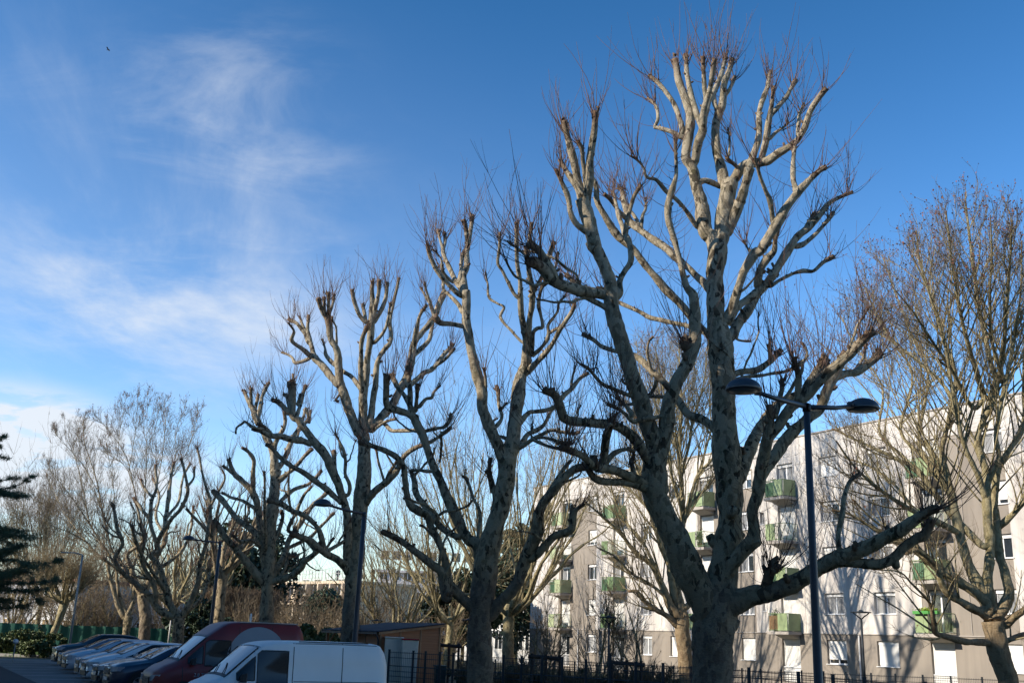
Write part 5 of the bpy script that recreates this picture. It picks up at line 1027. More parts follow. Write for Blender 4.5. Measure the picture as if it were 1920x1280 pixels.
# green screen
a0, a1 = at(-40, 1210, 84), at(330, 1210, 88); gsn = thing('green_screen_fence', 'dark green netting screen fence behind the verge at left', 'fence', (a0[0], a0[1], 0), math.atan2(a1[1]-a0[1], a1[0]-a0[0])); L = math.dist(a0[:2], a1[:2])
V = []; F = []; n = 120
for i in range(n+1):
    for z in (0, .7, 1.4, 2.0): V.append((i*L/n, .05*math.sin(i*.9)+.03*math.sin(i*2.3+z*2), z+(.012*math.sin(i*.7) if z == 2 else 0)))
for i in range(n):
    for k in range(3): F.append((i*4+k, i*4+4+k, i*4+5+k, i*4+1+k))
M['screen'] = plain('green_netting_screen', (.008, .085, .055), .7, var=.25, scale=1.5); link_mesh('netting', V, F, M['screen'], gsn)
for i in range(9):
    m = MB(); m.tube([(i*L/8, .12, 0), (i*L/8, .12, 2.1)], .04, 6); m.build('post', M['post'], gsn)
M['hill'] = noisy('wooded_hill', (.05, .06, .06), (.09, .09, .085), .05, 1, 0)
V = []; F = []; nx, ny = 80, 10
for j in range(ny+1):
    for i in range(nx+1):
        x = -700+i*1400/nx; y = 520+j*60; t = j/ny; V.append((x, y, math.sin(t*math.pi/2)*(16+7*math.sin(x*.008+1)+3*math.sin(x*.03)+1.5*math.sin(x*.11+j))))
for j in range(ny):
    for i in range(nx): q = j*(nx+1)+i; F.append((q, q+1, q+nx+2, q+nx+1))
tag(link_mesh('hills', V, F, M['hill']), kind='structure')
# far tree band: individual crowns of the wood behind the left houses
for i in range(7):
    bare_bush('distant bare tree over the house roofs, '+['behind the foot of the cedar', 'behind the umbrella-crowned tree', 'right of the slim pale lamp post', 'behind the tall fine-twigged tree', 'behind the rough sunlit trunk', 'behind the dark pollard', 'behind the far domed lamp'][i], 10+i*62, 128+3*(i % 3), 11+1.2*(i % 3), 600+i, group='distant bare trees behind the houses', dens=1.2, w=.9)

# block of flats left of the car park (outside the picture): it shades the lower half of the scene
W0 = np.array([-16., 10.]); sd = np.array([-.5, .866]); sb = thing('apartment_block', 'tall plain block of flats left of the car park whose shadow falls over the cars', 'building', (W0[0]-sd[0]*50, W0[1]-sd[1]*50, 0), math.atan2(sd[1], sd[0]))
m = MB(); m.box((0, 0, 0), (110, 14, SHADE_H)); m.build('wall', M['wall'], sb)
for k in range(8):
    m = MB()
    for i in range(27): m.box((2+i*4, -.05, 1.5+k*3.1), (3.6+i*4, -.004, 3.0+k*3.1))
    m.build('window', M['glass'], sb)

fb = thing('apartment_block', 'unseen plain block of flats behind the camera, added for reflections and bounced light', 'building', (-22, -34, 0), 0)  # unseen block added for car-glass reflections and ambient shade; pale wall bounces light
m = MB(); m.box((0, -12, 0), (95, 0, 19)); m.build('wall', M['wall'], fb)
for k in range(6):
    m = MB()
    for i in range(23): m.box((2+i*4, .004, 1.5+k*3), (3.6+i*4, .05, 2.9+k*3))
    m.build('window', M['glass'], fb)
# bird
a = at(203, 94, 110); bd = MB(); bd.tube([(-.22, 0, 0), (0, 0, .02), (.2, 0, .0)], [.015, .06, .02], 8)
bd.add([(-.08, 0, .02), (.1, 0, .02), (.02, .5, .14), (-.1, .42, .12)], [(0, 1, 2, 3)]); bd.add([(-.08, 0, .02), (.1, 0, .02), (.02, -.5, .14), (-.1, -.42, .12)], [(0, 3, 2, 1)])
o = bd.build('bird', M['trim']); o.location = a; tag(o, 'tiny dark bird flying high in the blue sky at left', 'bird')
# ================================================================== vehicles
def interp(tab, x):
    """tab rows: x, then values; smooth monotone-ish interpolation"""
    xs = [r[0] for r in tab]
    if x >= xs[0]: return tab[0][1:]
    if x <= xs[-1]: return tab[-1][1:]
    for a, b in zip(tab[:-1], tab[1:]):
        if a[0] >= x >= b[0]:
            t = (x-a[0])/(b[0]-a[0]-1e-9); return [p*(1-t)+q*t for p, q in zip(a[1:], b[1:])]
def vehicle(name, label, cat, tab, W, front, paint, wheels, wr, glass, roofband, group, lamps, z0=.0, plate=True, scale=1., extra=None, rimstyle=5, heading=(-.85, -.527), bandside=None):
    """tab rows: x (0 front bumper .. -L), sill half width, belt half width, belt z, top half width, top z   glass: (ws_front, ws_back, side_front, side_back, rear_front, rear_back)"""
    rotz = math.atan2(heading[1], heading[0]); fx, fy = front
    root = thing(name, label, cat, (fx, fy, gz(fx, fy)), rotz, group=group); root.scale = (scale,)*3
    Lc = -tab[-1][0]
    def sect(x):
        ws, wb, zb, wt, zt = interp(tab, x); zs = .22
        cab = max(0, zt-zb)
        return [(ws-.06, zs-.02), (ws, zs+.05), (ws+.03, zs+.22), (wb+.01, zb-.22), (wb, zb-.06), (wb-.035, zb), (wb*.45+wt*.55, zb*.48+(zt-.05)*.52), (wt+.0, zt-.06), (wt-.07, zt-.012), (wt*.55, zt+.012), (0, zt+.022)]
    def S(x, v, out=0.0, side=1):
        s = sect(x); n = len(s)-1; f = v*n; i = min(n-1, int(f)); t = f-i; p0, p1 = s[i], s[i+1]
        y, z = p0[0]*(1-t)+p1[0]*t, p0[1]*(1-t)+p1[1]*t; dy, dz = p1[0]-p0[0], p1[1]-p0[1]; l = math.hypot(dy, dz)+1e-9
        return (x, side*(y+dz/l*out), z-dy/l*out)
    xs = []
    for a, b in zip(tab[:-1], tab[1:]):
        m = max(1, int(abs(a[0]-b[0])/.09)); xs += [a[0]+(b[0]-a[0])*i/m for i in range(m)]
    xs.append(tab[-1][0])
    V = []; F = []; prof = [sect(x) for x in xs]; k = len(prof[0]); ring = 2*k-1
    # smooth along the length a little
    P = np.array(prof)
    for _ in range(2):
        Q = P.copy(); Q[1:-1] = P[1:-1]*.6+(P[:-2]+P[2:])*.2; P = Q
    for x, s in zip(xs, P):
        V += [(x, y, z) for y, z in s]+[(x, -y, z) for y, z in s[-2::-1]]
    for i in range(len(xs)-1):
        for j in range(ring-1): F.append((i*ring+j, i*ring+j+1, (i+1)*ring+j+1, (i+1)*ring+j))
        F.append((i*ring+ring-1, i*ring, (i+1)*ring, (i+1)*ring+ring-1))
    F.append(tuple(range(ring))[::-1]); F.append(tuple((len(xs)-1)*ring+j for j in range(ring)))
    body = link_mesh('body', V, F, M[paint], root)
    bm = bmesh.new(); bm.from_mesh(body.data); bmesh.ops.recalc_face_normals(bm, faces=bm.faces); bm.to_mesh(body.data); bm.free()
    def Sx(x, v, out, side):        # on the smoothed surface
        i = int(np.clip(np.searchsorted([-q for q in xs], -x)-1, 0, len(xs)-2)); t = (xs[i]-x)/(xs[i]-xs[i+1]+1e-9); s = P[i]*(1-t)+P[i+1]*t
        n = k-1; f = v*n; a = min(n-1, int(f)); tt = f-a; y, z = s[a]*(1-tt)+s[a+1]*tt; dy, dz = s[a+1]-s[a]; l = math.hypot(dy, dz)+1e-9
        return (x, side*(y+dz/l*out), z-dy/l*out)
    vi = lambda idx: idx/(k-1)
    def Sz(x, z, side, out):
        lo, hi = .08, .8
        for _ in range(22):
            mid = (lo+hi)/2
            if Sx(x, mid, 0, side)[2] < z: lo = mid
            else: hi = mid
        return Sx(x, lo, out, side)
    def patch(nm, mat, fx0, fx1, v0, v1, side, parent=root, out=.006, n=10, m=6, skew=0, th=None):
        """grid patch; fx0/fx1 are functions or numbers of v"""
        f0 = fx0 if callable(fx0) else (lambda v: fx0); f1 = fx1 if callable(fx1) else (lambda v: fx1); Vp = []; Fp = []
        for j in range(m+1):
            v = v0+(v1-v0)*j/m
            for i in range(n+1): Vp.append(Sx(f0((v-v0)/(v1-v0))+(f1((v-v0)/(v1-v0))-f0((v-v0)/(v1-v0)))*i/n, v, out, side))
        for j in range(m):
            for i in range(n): q = j*(n+1)+i; Fp.append((q, q+1, q+n+2, q+n+1))
        o = link_mesh(nm, Vp, Fp, M[mat], parent); return o
    wsf, wsb, sf, sb_, rf, rb = glass
    def both(nm, mat, x0, x1, v0, out=.007, parent=root):   # patch across the middle
        Vp = []; Fp = []; n = 12; cols = [(v0+(1-v0)*i/8, 1) for i in range(9)]+[(v0+(1-v0)*i/8, -1) for i in range(7, -1, -1)]
        for j in range(n+1):
            x = x0+(x1-x0)*j/n
            for v, s in cols:
                p = Sx(x, v, 0, s); Vp.append((p[0], p[1], p[2]+out*1.3) if True else p)
        c = len(cols)
        for j in range(n):
            for i in range(c-1): q = j*c+i; Fp.append((q, q+1, q+c+1, q+c))
        return link_mesh(nm, Vp, Fp, M[mat], parent)
    sl_ = both('windscreen_seal', 'trim', wsf+.07, wsb-.05, vi(7.75), out=.003)
    ws = both('windscreen', 'carglass', wsf, wsb, vi(8.1))
    wp = MB()
    for y0 in (.5, -.15):
        a_ = Sx(wsf+.03, vi(8.6), .03, 1); wp.tube([(wsf+.04, y0, a_[2]+.01), (wsf-.12, y0-.28, Sx(wsf-.12, .95, 0, 1)[2]+.03), (wsf-.22, y0-.52, Sx(wsf-.22, .95, 0, 1)[2]+.03)], .012, 5)
    wp.build('wiper', M['trim'], ws)
    if rf is not None: both('rear_window', 'carglass', rf, rb, vi(8.1))
    for side in (1, -1):
        span = sf-sb_
        if cat == 'van':
            for xa, xb in ((-.92, -1.34), (-1.40, -2.14)):
                Vp = []; Fp = []
                for i in range(9):
                    x = xa+(xb-xa)*i/8; zt_ = min(1.90, 1.30-(x+.70)*.93-.13); zb_ = 1.16 if xa < -1.2 else 1.22
                    for j in range(5): Vp.append(Sz(x, zb_+(max(zt_, zb_+.02)-zb_)*j/4, side, .006))
                for i in range(8):
                    for j in range(4): q = i*5+j; Fp.append((q, q+1, q+6, q+5))
                sw = link_mesh('side_window', Vp, Fp, M['sideglass'], root)
                gk = MB(); c_ = [Vp[i*5] for i in range(9)]+[Vp[8*5+j] for j in range(1, 5)]+[Vp[i*5+4] for i in range(7, -1, -1)]+[Vp[j] for j in range(3, -1, -1)]; gk.tube(c_, .014, 5, cap=False); gk.build('gasket', M['trim'], sw)
            continue
        g = patch('side_window', 'sideglass', lambda t: sf-t**1.2*(sf-glass_top(wsb, sf)), lambda t: sb_+t*bandside if bandside is not None else sb_+t*.35, vi(5.15), vi(7.0), side, n=16, m=6)
        patch('window_trim', 'chrome' if rimstyle == 5 and cat == 'car' else 'trim', sf+.02, sb_-.02, vi(4.93), vi(5.08), side, n=16, m=1)
        for xd in doorsx[name+cat] if (name+cat) in doorsx else ():
            pass
    for wx in wheels:
        for side in (1, -1):
            yb = interp(tab, wx)[0]+.035
            t = MB(); t.lathe([(wr*.62, -.11), (wr*.93, -.115), (wr, -.08), (wr, .08), (wr*.93, .115), (wr*.62, .11)], 32, (wx, side*(yb-.09), wr), axis='y'); w = t.build('wheel', M['tyre'], root, smooth=True)
            q = MB(); q.lathe([(wr*.66, .0), (wr*.64, .035), (wr*.58, .03), (wr*.56, 0)], 32, (wx, side*(yb+.0), wr), axis='y')
            ns = rimstyle
            for s in range(ns):
                an = 2*math.pi*s/ns+.3; c_, s_ = math.cos(an), math.sin(an); px_, pz_ = -s_, c_; w0, w1 = wr*.10, wr*.15
                V2 = []
                for yy in (side*(yb-.005), side*(yb+.028)):
                    for rr, ww in ((wr*.08, w0), (wr*.6, w1)):
                        for sg in (-1, 1): V2.append((wx+c_*rr+px_*ww*sg, yy, wr+s_*rr+pz_*ww*sg))
                q.add(V2, [(0, 2, 3, 1), (4, 5, 7, 6), (0, 4, 6, 2), (1, 3, 7, 5), (2, 6, 7, 3), (0, 1, 5, 4)])
            q.lathe([(.02, -.01), (wr*.17, 0), (wr*.17, .035), (.02, .04)], 14, (wx, side*yb, wr), axis='y'); q.build('rim', M['rim'], w)
            q = MB(); V2 = []; F2 = []; n = 26     # dark wheel arch
            for i in range(n+1):
                an = -.12+(math.pi+.24)*i/n
                for rr in (wr*1.02, wr*1.2): V2.append((wx+math.cos(an)*rr, side*(yb+.0), wr+math.sin(an)*rr))
            for i in range(n): F2.append((2*i, 2*i+1, 2*i+3, 2*i+2))
            q.add(V2, F2); q.add([(wx, side*(yb-.035), wr)]+[(wx+math.cos(-.12+(math.pi+.24)*i/n)*wr*1.18, side*(yb-.03+.022), wr+math.sin(-.12+(math.pi+.24)*i/n)*wr*1.18) for i in range(n+1)], [(0, i+1, i+2) for i in range(n)]); q.build('wheel_arch', M['trim'], root)
    if cat == 'van':
        for side in (1, -1):
            mo = MB(); pts = [Sx(x, vi(2.2), .006, side) for x in np.linspace(-1.2, tab[-1][0]+.12, 16)]; mo.tube(pts, .035, 6); mo.build('side_moulding', M['trim'], root)
            wf = MB(); wf.tube([Sx(wsf+.0, vi(8.05), .012, side), Sx((wsf+wsb)/2, vi(8.05), .014, side), Sx(wsb, vi(8.05), .012, side)], .016, 6); wf.build('windscreen_trim', M['trim'], root)
    # front: lamps, grille, bumper, plate
    zl, hl, wl, yl = lamps
    xf = tab[0][0]
    for side in (1, -1):
        l = MB(); x_ = Sx(xf-.06, vi(4), 0, 1)
        V2 = []
        for i in range(7):
            t = i/6; y = yl-wl/2+wl*t; xx = xf+.012-.30*max(0, t-.35)**1.5-.02; 
            for z in (zl-hl/2*(1-.25*t)+.03*t, zl+hl/2+.03*t): V2.append((xx+.03, side*y, z)); V2.append((xx-.2, side*y, z))
        l.add(V2, [f for i in range(6) for f in ((4*i, 4*i+4, 4*i+6, 4*i+2), (4*i+2, 4*i+6, 4*i+7, 4*i+3), (4*i+1, 4*i, 4*i+4, 4*i+5))]+[(0, 2, 3, 1), (24, 25, 27, 26)]); l.build('headlight', M['lampglass'], root, smooth=False)
    g = MB(); g.box((xf+.0, -yl*.55, zl-.17), (xf+.03, yl*.55, zl+.04)); g.box((xf-.01, -yl*.8, .26), (xf+.035, yl*.8, .42)); g = g.build('grille', M['trim'], root, bevel=.01)
    g2 = MB()
    for i in range(4): g2.box((xf+.031, -yl*.52, zl-.14+i*.045), (xf+.037, yl*.52, zl-.128+i*.045))
    g2.build('bar', M['chrome'], g)
    if plate: p = MB(); p.box((xf+.036, -.26, .45), (xf+.05, .26, .56)); p.build('number_plate', M['pvc'], root)
    for side in (1, -1):
        mr = MB(); c = Sx(wsf-.42 if cat == 'car' else wsf-.3, vi(5), .02, side); s_ = 1 if cat == 'car' else 1.7
        mr.add([(c[0]-.06, c[1], c[2]+.02), (c[0]-.06, c[1]+side*.2, c[2]+.02), (c[0]+.07, c[1]+side*.18, c[2]+.03), (c[0]+.07, c[1], c[2]+.03), (c[0]-.06, c[1], c[2]+.14*s_), (c[0]-.06, c[1]+side*.2, c[2]+.15*s_), (c[0]+.05, c[1]+side*.17, c[2]+.13*s_), (c[0]+.05, c[1], c[2]+.12*s_)], [(0, 3, 2, 1), (4, 5, 6, 7), (0, 1, 5, 4), (1, 2, 6, 5), (2, 3, 7, 6), (3, 0, 4, 7)]); mr.build('wing_mirror', M['trim' if cat != 'car' else paint], root, bevel=.02)
        h = MB(); c = Sx((sf+sb_)/2+.05, vi(4.4), .012, side); h.box((c[0]-.09, min(c[1], c[1]+side*.03), c[2]-.012), (c[0]+.09, max(c[1], c[1]+side*.03), c[2]+.012)); h.build('door_handle', M['trim'], root)
    sm = MB()                                   # panel seams
    def seam(x0, x1, v0, v1, side=1, n=14, w=.010):
        V2 = []
        for i in range(n+1):
            t = i/n; x = x0+(x1-x0)*t; v = v0+(v1-v0)*t; a = Sx(x, v, .004, side)
            if abs(x1-x0) > abs(v1-v0)*2: V2 += [(a[0], a[1], a[2]-w), (a[0], a[1], a[2]+w)]
            else: V2 += [(a[0]-w, a[1], a[2]), (a[0]+w, a[1], a[2])]
        sm.add(V2, [(2*i, 2*i+1, 2*i+3, 2*i+2) for i in range(n)])
    for side in (1, -1):
        for (x0, x1, v0, v1) in (extra or {}).get('seams', [(sf-.1, sf-.02, vi(1), vi(5)), ((sf+sb_)/2-.05, (sf+sb_)/2-.05, vi(1), vi(7)), (sb_+.25, sb_+.3, vi(1), vi(5)), (.0-.9, wsf+.02, vi(5.2), vi(5.3))]):
            seam(x0, x1, v0, v1, side)
    sm.build('panel_seam', M['trim'], root)
    for side in (1, -1):
        c = Sx(tab[-1][0]+.02, vi(4), 0, side); tl = MB(); tl.box((tab[-1][0]-.03, min(c[1]-side*.16, c[1]-side*.01), c[2]-.25), (tab[-1][0]+.03, max(c[1]-side*.16, c[1]+side*.008), c[2]+.0)); tl.build('tail_light', M['tail'], root, bevel=.01)
    return root, Sx, vi
def glass_top(wsb, sf): return wsb-.12
doorsx = {}
# x, sill half width, belt half width, belt z, top half width, top z
SEDAN = [(0, .60, .62, .56, .50, .62), (-.06, .72, .72, .62, .60, .72), (-.3, .84, .82, .72, .66, .83), (-.8, .87, .85, .86, .68, .93), (-1.25, .88, .86, .93, .66, 1.0), (-1.9, .88, .87, .96, .60, 1.32), (-2.15, .88, .87, .96, .58, 1.40), (-2.7, .88, .87, .97, .58, 1.44), (-3.4, .88, .87, .98, .57, 1.40), (-3.95, .88, .86, 1.0, .58, 1.16), (-4.2, .87, .85, 1.0, .62, 1.05), (-4.55, .80, .78, .92, .58, .98), (-4.65, .7, .7, .8, .5, .85)]
HATCH = [(0, .60, .62, .58, .50, .62), (-.06, .70, .72, .62, .60, .72), (-.3, .82, .82, .74, .66, .86), (-.75, .86, .85, .88, .68, .97), (-1.0, .87, .86, .93, .66, 1.04), (-1.8, .87, .86, .95, .58, 1.40), (-2.1, .87, .86, .96, .57, 1.48), (-2.8, .87, .86, .98, .57, 1.50), (-3.5, .87, .86, 1.0, .56, 1.44), (-3.95, .86, .84, 1.0, .54, 1.22), (-4.12, .82, .8, .94, .56, 1.0), (-4.2, .72, .74, .8, .5, .84)]
ESTATE = [(0, .60, .62, .58, .50, .64), (-.06, .72, .74, .64, .60, .76), (-.3, .84, .84, .76, .68, .88), (-.8, .88, .87, .90, .70, .99), (-1.15, .89, .88, .95, .68, 1.05), (-1.95, .89, .88, .98, .60, 1.42), (-2.3, .89, .88, .99, .59, 1.49), (-3.2, .89, .88, 1.0, .59, 1.50), (-4.1, .89, .88, 1.02, .58, 1.45), (-4.55, .87, .86, 1.02, .56, 1.18), (-4.68, .82, .82, .9, .54, .95)]
SUV = [(0, .64, .66, .66, .52, .74), (-.05, .78, .80, .74, .62, .90), (-.3, .90, .90, .88, .72, 1.02), (-.85, .93, .92, 1.0, .74, 1.10), (-1.2, .94, .93, 1.04, .72, 1.15), (-1.9, .94, .93, 1.06, .64, 1.52), (-2.2, .94, .93, 1.06, .63, 1.62), (-3.2, .94, .93, 1.08, .63, 1.64), (-4.0, .94, .93, 1.1, .61, 1.56), (-4.4, .92, .91, 1.08, .6, 1.2), (-4.55, .86, .86, .95, .56, 1.0)]
VAN = [(0, .80, .78, .70, .60, .80), (-.05, .90, .90, .84, .70, .98), (-.22, .96, .95, .95, .78, 1.10), (-.6, .98, .98, 1.10, .80, 1.24), (-.7, .98, .98, 1.12, .80, 1.30), (-1.45, .99, .99, 1.18, .84, 2.0), (-1.66, .99, .99, 1.2, .85, 2.08), (-2.1, 1.0, 1.0, 1.22, .90, 2.12), (-3.4, 1.0, 1.0, 1.22, .91, 2.13), (-4.6, 1.0, 1.0, 1.22, .90, 2.12), (-4.71, .99, .99, 1.22, .88, 2.05), (-4.8, .96, .97, 1.1, .86, 1.7)]
VANH = [(0, .80, .78, .70, .60, .80), (-.05, .90, .90, .84, .70, .98), (-.22, .96, .95, .95, .78, 1.10), (-.6, .98, .98, 1.10, .80, 1.24), (-.7, .98, .98, 1.12, .80, 1.30), (-1.40, .99, .99, 1.18, .84, 1.96), (-1.46, .99, .99, 1.2, .86, 2.02), (-1.98, 1.0, 1.0, 1.3, .90, 2.40), (-2.3, 1.0, 1.0, 1.3, .91, 2.45), (-3.4, 1.0, 1.0, 1.3, .92, 2.46), (-4.3, 1.0, 1.0, 1.3, .91, 2.45), (-4.42, .99, .99, 1.3, .88, 2.36), (-4.52, .96, .97, 1.1, .86, 1.9)]
hd = np.array([-.85, -.527])
def fr(px, Y, dx=.3): return (gx(px, Y)+dx, Y)
GC = 'vehicles parked side by side in the bays'
cg = dict(wheels=(-.85, -3.5), wr=.33, glass=(-1.27, -2.06, -1.35, -3.75, -3.5, -3.95), roofband=None, group=GC, lamps=(.66, .15, .38, .60))
vehicle('parked_car', 'black car with raised body, farthest of the row beside the verge', 'car', SUV, 1.88, fr(94, 57), 'p_black', (-.9, -3.65), .37, (-1.25, -2.1, -1.35, -4.1, -4.05, -4.35), None, GC, (.82, .18, .36, .66))
vehicle('parked_car', 'blue-grey car mostly hidden between the black car and the silver estate', 'car', HATCH, 1.75, fr(106, 51.5), 'p_grey', (-.8, -3.35), .32, (-1.05, -1.95, -1.1, -3.6, -3.6, -3.95), None, GC, (.68, .16, .36, .6))
vehicle('parked_car', 'silver estate car with long side windows, third from the far end', 'car', ESTATE, 1.8, fr(114, 48.3), 'p_silver', (-.85, -3.55), .33, (-1.2, -2.15, -1.3, -4.3, -4.2, -4.5), None, GC, (.68, .16, .36, .62))
vehicle('parked_car', 'white hatchback half hidden behind the white car with dark windows', 'car', HATCH, 1.75, fr(138, 44.3), 'p_white', (-.8, -3.35), .32, (-1.05, -1.95, -1.1, -3.6, -3.6, -3.95), None, GC, (.68, .16, .36, .6))
vehicle('parked_car', 'white car with dark windows and swept headlights at the middle of the row', 'car', ESTATE, 1.8, fr(150, 41.6), 'p_white', (-.85, -3.55), .33, (-1.2, -2.15, -1.3, -4.2, -4.2, -4.5), None, GC, (.66, .15, .4, .62))
vehicle('parked_car', 'black car whose nose shows just left of the navy car', 'car', SEDAN, 1.76, fr(171, 38.2), 'p_black', (-.85, -3.5), .33, (-1.27, -2.06, -1.35, -3.75, -3.5, -3.95), None, GC, (.66, .15, .38, .6))
vehicle('parked_car', 'navy blue car with five-spoke wheel and bright window trim, next to the red van', 'car', SUV, 1.88, fr(192, 35.4), 'p_navy', (-.9, -3.65), .36, (-1.25, -2.1, -1.35, -4.1, -4.05, -4.35), None, GC, (.80, .17, .42, .66), scale=.93)
rv, RS, rvi = vehicle('parked_van', 'dark red high-roof panel van with a large grey-blue circle on its side', 'van', VANH, 2.0, fr(264, 32.0), 'p_red', (-.85, -3.9), .33, (-.73, -1.42, -.9, -2.25, None, None), None, GC, (.78, .17, .42, .68), extra=dict(seams=[(-.8, -.75, .1, .5), (-2.38, -2.38, .1, .78), (-3.4, -3.4, .1, .78), (-2.4, -4.3, .74, .74), (-2.4, -4.3, .33, .33)]), rimstyle=8, bandside=.0, scale=.985)
wv, WS, wvi = vehicle('parked_van', 'white panel van with blue-white windscreen in the nearest bay', 'van', VAN, 2.0, fr(334, 26.0), 'p_van', (-.85, -3.6), .33, (-.73, -1.42, -.9, -2.25, None, None), None, GC, (.78, .17, .42, .68), extra=dict(seams=[(-.8, -.75, .1, .5), (-2.27, -2.27, .1, .78), (-3.55, -3.55, .1, .78), (-2.3, -4.65, .73, .73), (-2.3, -4.65, .47, .47)]), rimstyle=8, bandside=.0, scale=1.0)
vehicle('parked_car', 'dark blue car bonnet glimpsed between the red and white vans', 'car', HATCH, 1.75, fr(372, 30.3, .3), 'p_navy', (-.8, -3.35), .32, (-1.05, -1.95, -1.1, -3.6, -3.6, -3.95), None, GC, (.68, .16, .36, .6), scale=.93)
# big circle on the red van's near side, roof strip, badge letters, fuel flap
def side_surface(Sx, x, z, side, out=.006):
    lo, hi = .08, .8
    for _ in range(22):
        mid = (lo+hi)/2
        if Sx(x, mid, 0, side)[2] < z: lo = mid
        else: hi = mid
    return Sx(x, lo, out, side)
NEAR = 1
V = []; F = []; n = 48; cx, cz, rr = -2.98, 1.40, .93
V.append(side_surface(RS, cx, cz, NEAR))
for j in range(1, 9):
    for i in range(n): an = 2*math.pi*i/n; V.append(side_surface(RS, cx+math.cos(an)*rr*j/8, cz+math.sin(an)*rr*j/8, NEAR))
for i in range(n): F.append((0, 1+i, 1+(i+1) % n))
for j in range(7):
    for i in range(n): a_, b_ = 1+j*n, 1+(j+1)*n; F.append((a_+i, b_+i, b_+(i+1) % n, a_+(i+1) % n))
link_mesh('painted_circle', V, F, M['decal'], rv)
tx = bpy.data.curves.new('badge', 'FONT'); tx.body = '2.8 TD'; tx.size = .14; tx.extrude = .004; ob = bpy.data.objects.new('badge', tx); C.objects.link(ob); bpy.context.view_layer.update()
me = bpy.data.meshes.new_from_object(ob.evaluated_get(bpy.context.evaluated_depsgraph_get())); bpy.data.objects.remove(ob); me.materials.clear(); me.materials.append(M['chrome'])
bo = bpy.data.objects.new('badge', me); C.objects.link(bo); bo.parent = rv; pz = side_surface(RS, -1.1, .86, NEAR, .02); bo.location = (pz[0], pz[1], pz[2]); bo.rotation_euler = (math.pi/2, 0, math.pi)
for root_, S_ in ((rv, RS), (wv, WS)):
    for side in (NEAR, -NEAR):
        m = MB(); p = side_surface(S_, -2.05, .98, side, .0); m.box((-2.17, min(p[1], p[1]+side*.02), .86), (-1.95, max(p[1], p[1]+side*.02), 1.1)); m.build('handle_recess', M['trim'], root_)
for root_, ztop in ((rv, 2.45), (wv, 2.12)):
    m = MB()
    for s in (1, -1): m.box((-4.25, s*.86-.012, ztop+.0), (-2.4, s*.86+.012, ztop+.022))
    m.build('roof_gutter', M['trim'] if root_ is wv else M['pole_grey'], root_)

# ================================================================== sky, sun, camera
SUN_EL = math.radians(26); sdir = Vector((-.94, -.34, 0)).normalized()*math.cos(SUN_EL)+Vector((0, 0, math.sin(SUN_EL)))
sun = bpy.data.lights.new('sun', 'SUN'); sun.energy = SUN_E; sun.angle = math.radians(.53); sun.color = (1, .9, .76)
so = bpy.data.objects.new('sun', sun); C.objects.link(so); so.rotation_euler = sdir.to_track_quat('Z', 'Y').to_euler(); so.location = (-40, 0, 60)
w = bpy.data.worlds.new('World'); bpy.context.scene.world = w; w.use_nodes = True; nt = w.node_tree; L_ = nt.links.new
bg = nt.nodes['Background']; sky = nt.nodes.new('ShaderNodeTexSky'); sky.sky_type = 'NISHITA'; sky.sun_disc = False; sky.sun_elevation = SUN_EL
sky.sun_rotation = math.atan2(sdir.x, sdir.y); sky.altitude = 50; sky.air_density = 1.0; sky.dust_density = .3; sky.ozone_density = 2.2
tc = nt.nodes.new('ShaderNodeTexCoord'); sp = nt.nodes.new('ShaderNodeSeparateXYZ'); L_(tc.outputs['Generated'], sp.inputs[0])
def mt(op, a, b=None, c=None):
    m = nt.nodes.new('ShaderNodeMath'); m.operation = op
    for i, v in enumerate((a, b, c)):
        if v is None: continue
        if isinstance(v, (int, float)): m.inputs[i].default_value = v
        else: L_(v, m.inputs[i])
    return m.outputs[0]
zz = mt('ADD', mt('MAXIMUM', sp.outputs[2], 0), .12); ux = mt('DIVIDE', sp.outputs[0], zz); uy = mt('DIVIDE', sp.outputs[1], zz)
cb = nt.nodes.new('ShaderNodeCombineXYZ'); L_(ux, cb.inputs[0]); L_(uy, cb.inputs[1])
def cloud(scale, detail, stretch, rot, lo, hi, dist=.6, seed=0, rough=.6):
    mp = nt.nodes.new('ShaderNodeMapping'); mp.inputs['Scale'].default_value = stretch; mp.inputs['Rotation'].default_value = (0, 0, rot); mp.inputs['Location'].default_value = (seed, seed*.7, 0); L_(cb.outputs[0], mp.inputs[0])
    n = nt.nodes.new('ShaderNodeTexNoise'); n.inputs['Scale'].default_value = scale; n.inputs['Detail'].default_value = detail; n.inputs['Roughness'].default_value = rough; n.inputs['Distortion'].default_value = dist; L_(mp.outputs[0], n.inputs['Vector'])
    r = nt.nodes.new('ShaderNodeMapRange'); r.interpolation_type = 'SMOOTHSTEP'; r.inputs['From Min'].default_value = lo; r.inputs['From Max'].default_value = hi; L_(n.outputs[0], r.inputs['Value']); return r.outputs[0]
def zone(px, py, size, power=1.0, sx=1.0):
    """soft patch of sky in a fixed world direction"""
    d = at(px, py, 100)-np.array([0, 0, CH]); d /= np.linalg.norm(d)
    s = nt.nodes.new('ShaderNodeVectorMath'); s.operation = 'SUBTRACT'; L_(tc.outputs['Generated'], s.inputs[0]); s.inputs[1].default_value = tuple(d)
    sc = nt.nodes.new('ShaderNodeVectorMath'); sc.operation = 'MULTIPLY'; L_(s.outputs[0], sc.inputs[0]); sc.inputs[1].default_value = (1/sx, 1/sx, 1)
    ln = nt.nodes.new('ShaderNodeVectorMath'); ln.operation = 'LENGTH'; L_(sc.outputs[0], ln.inputs[0])
    r = nt.nodes.new('ShaderNodeMapRange'); r.interpolation_type = 'SMOOTHSTEP'; r.inputs['From Min'].default_value = size; r.inputs['From Max'].default_value = 0; r.inputs['To Max'].default_value = power; L_(ln.outputs['Value'], r.inputs['Value']); return r.outputs[0]
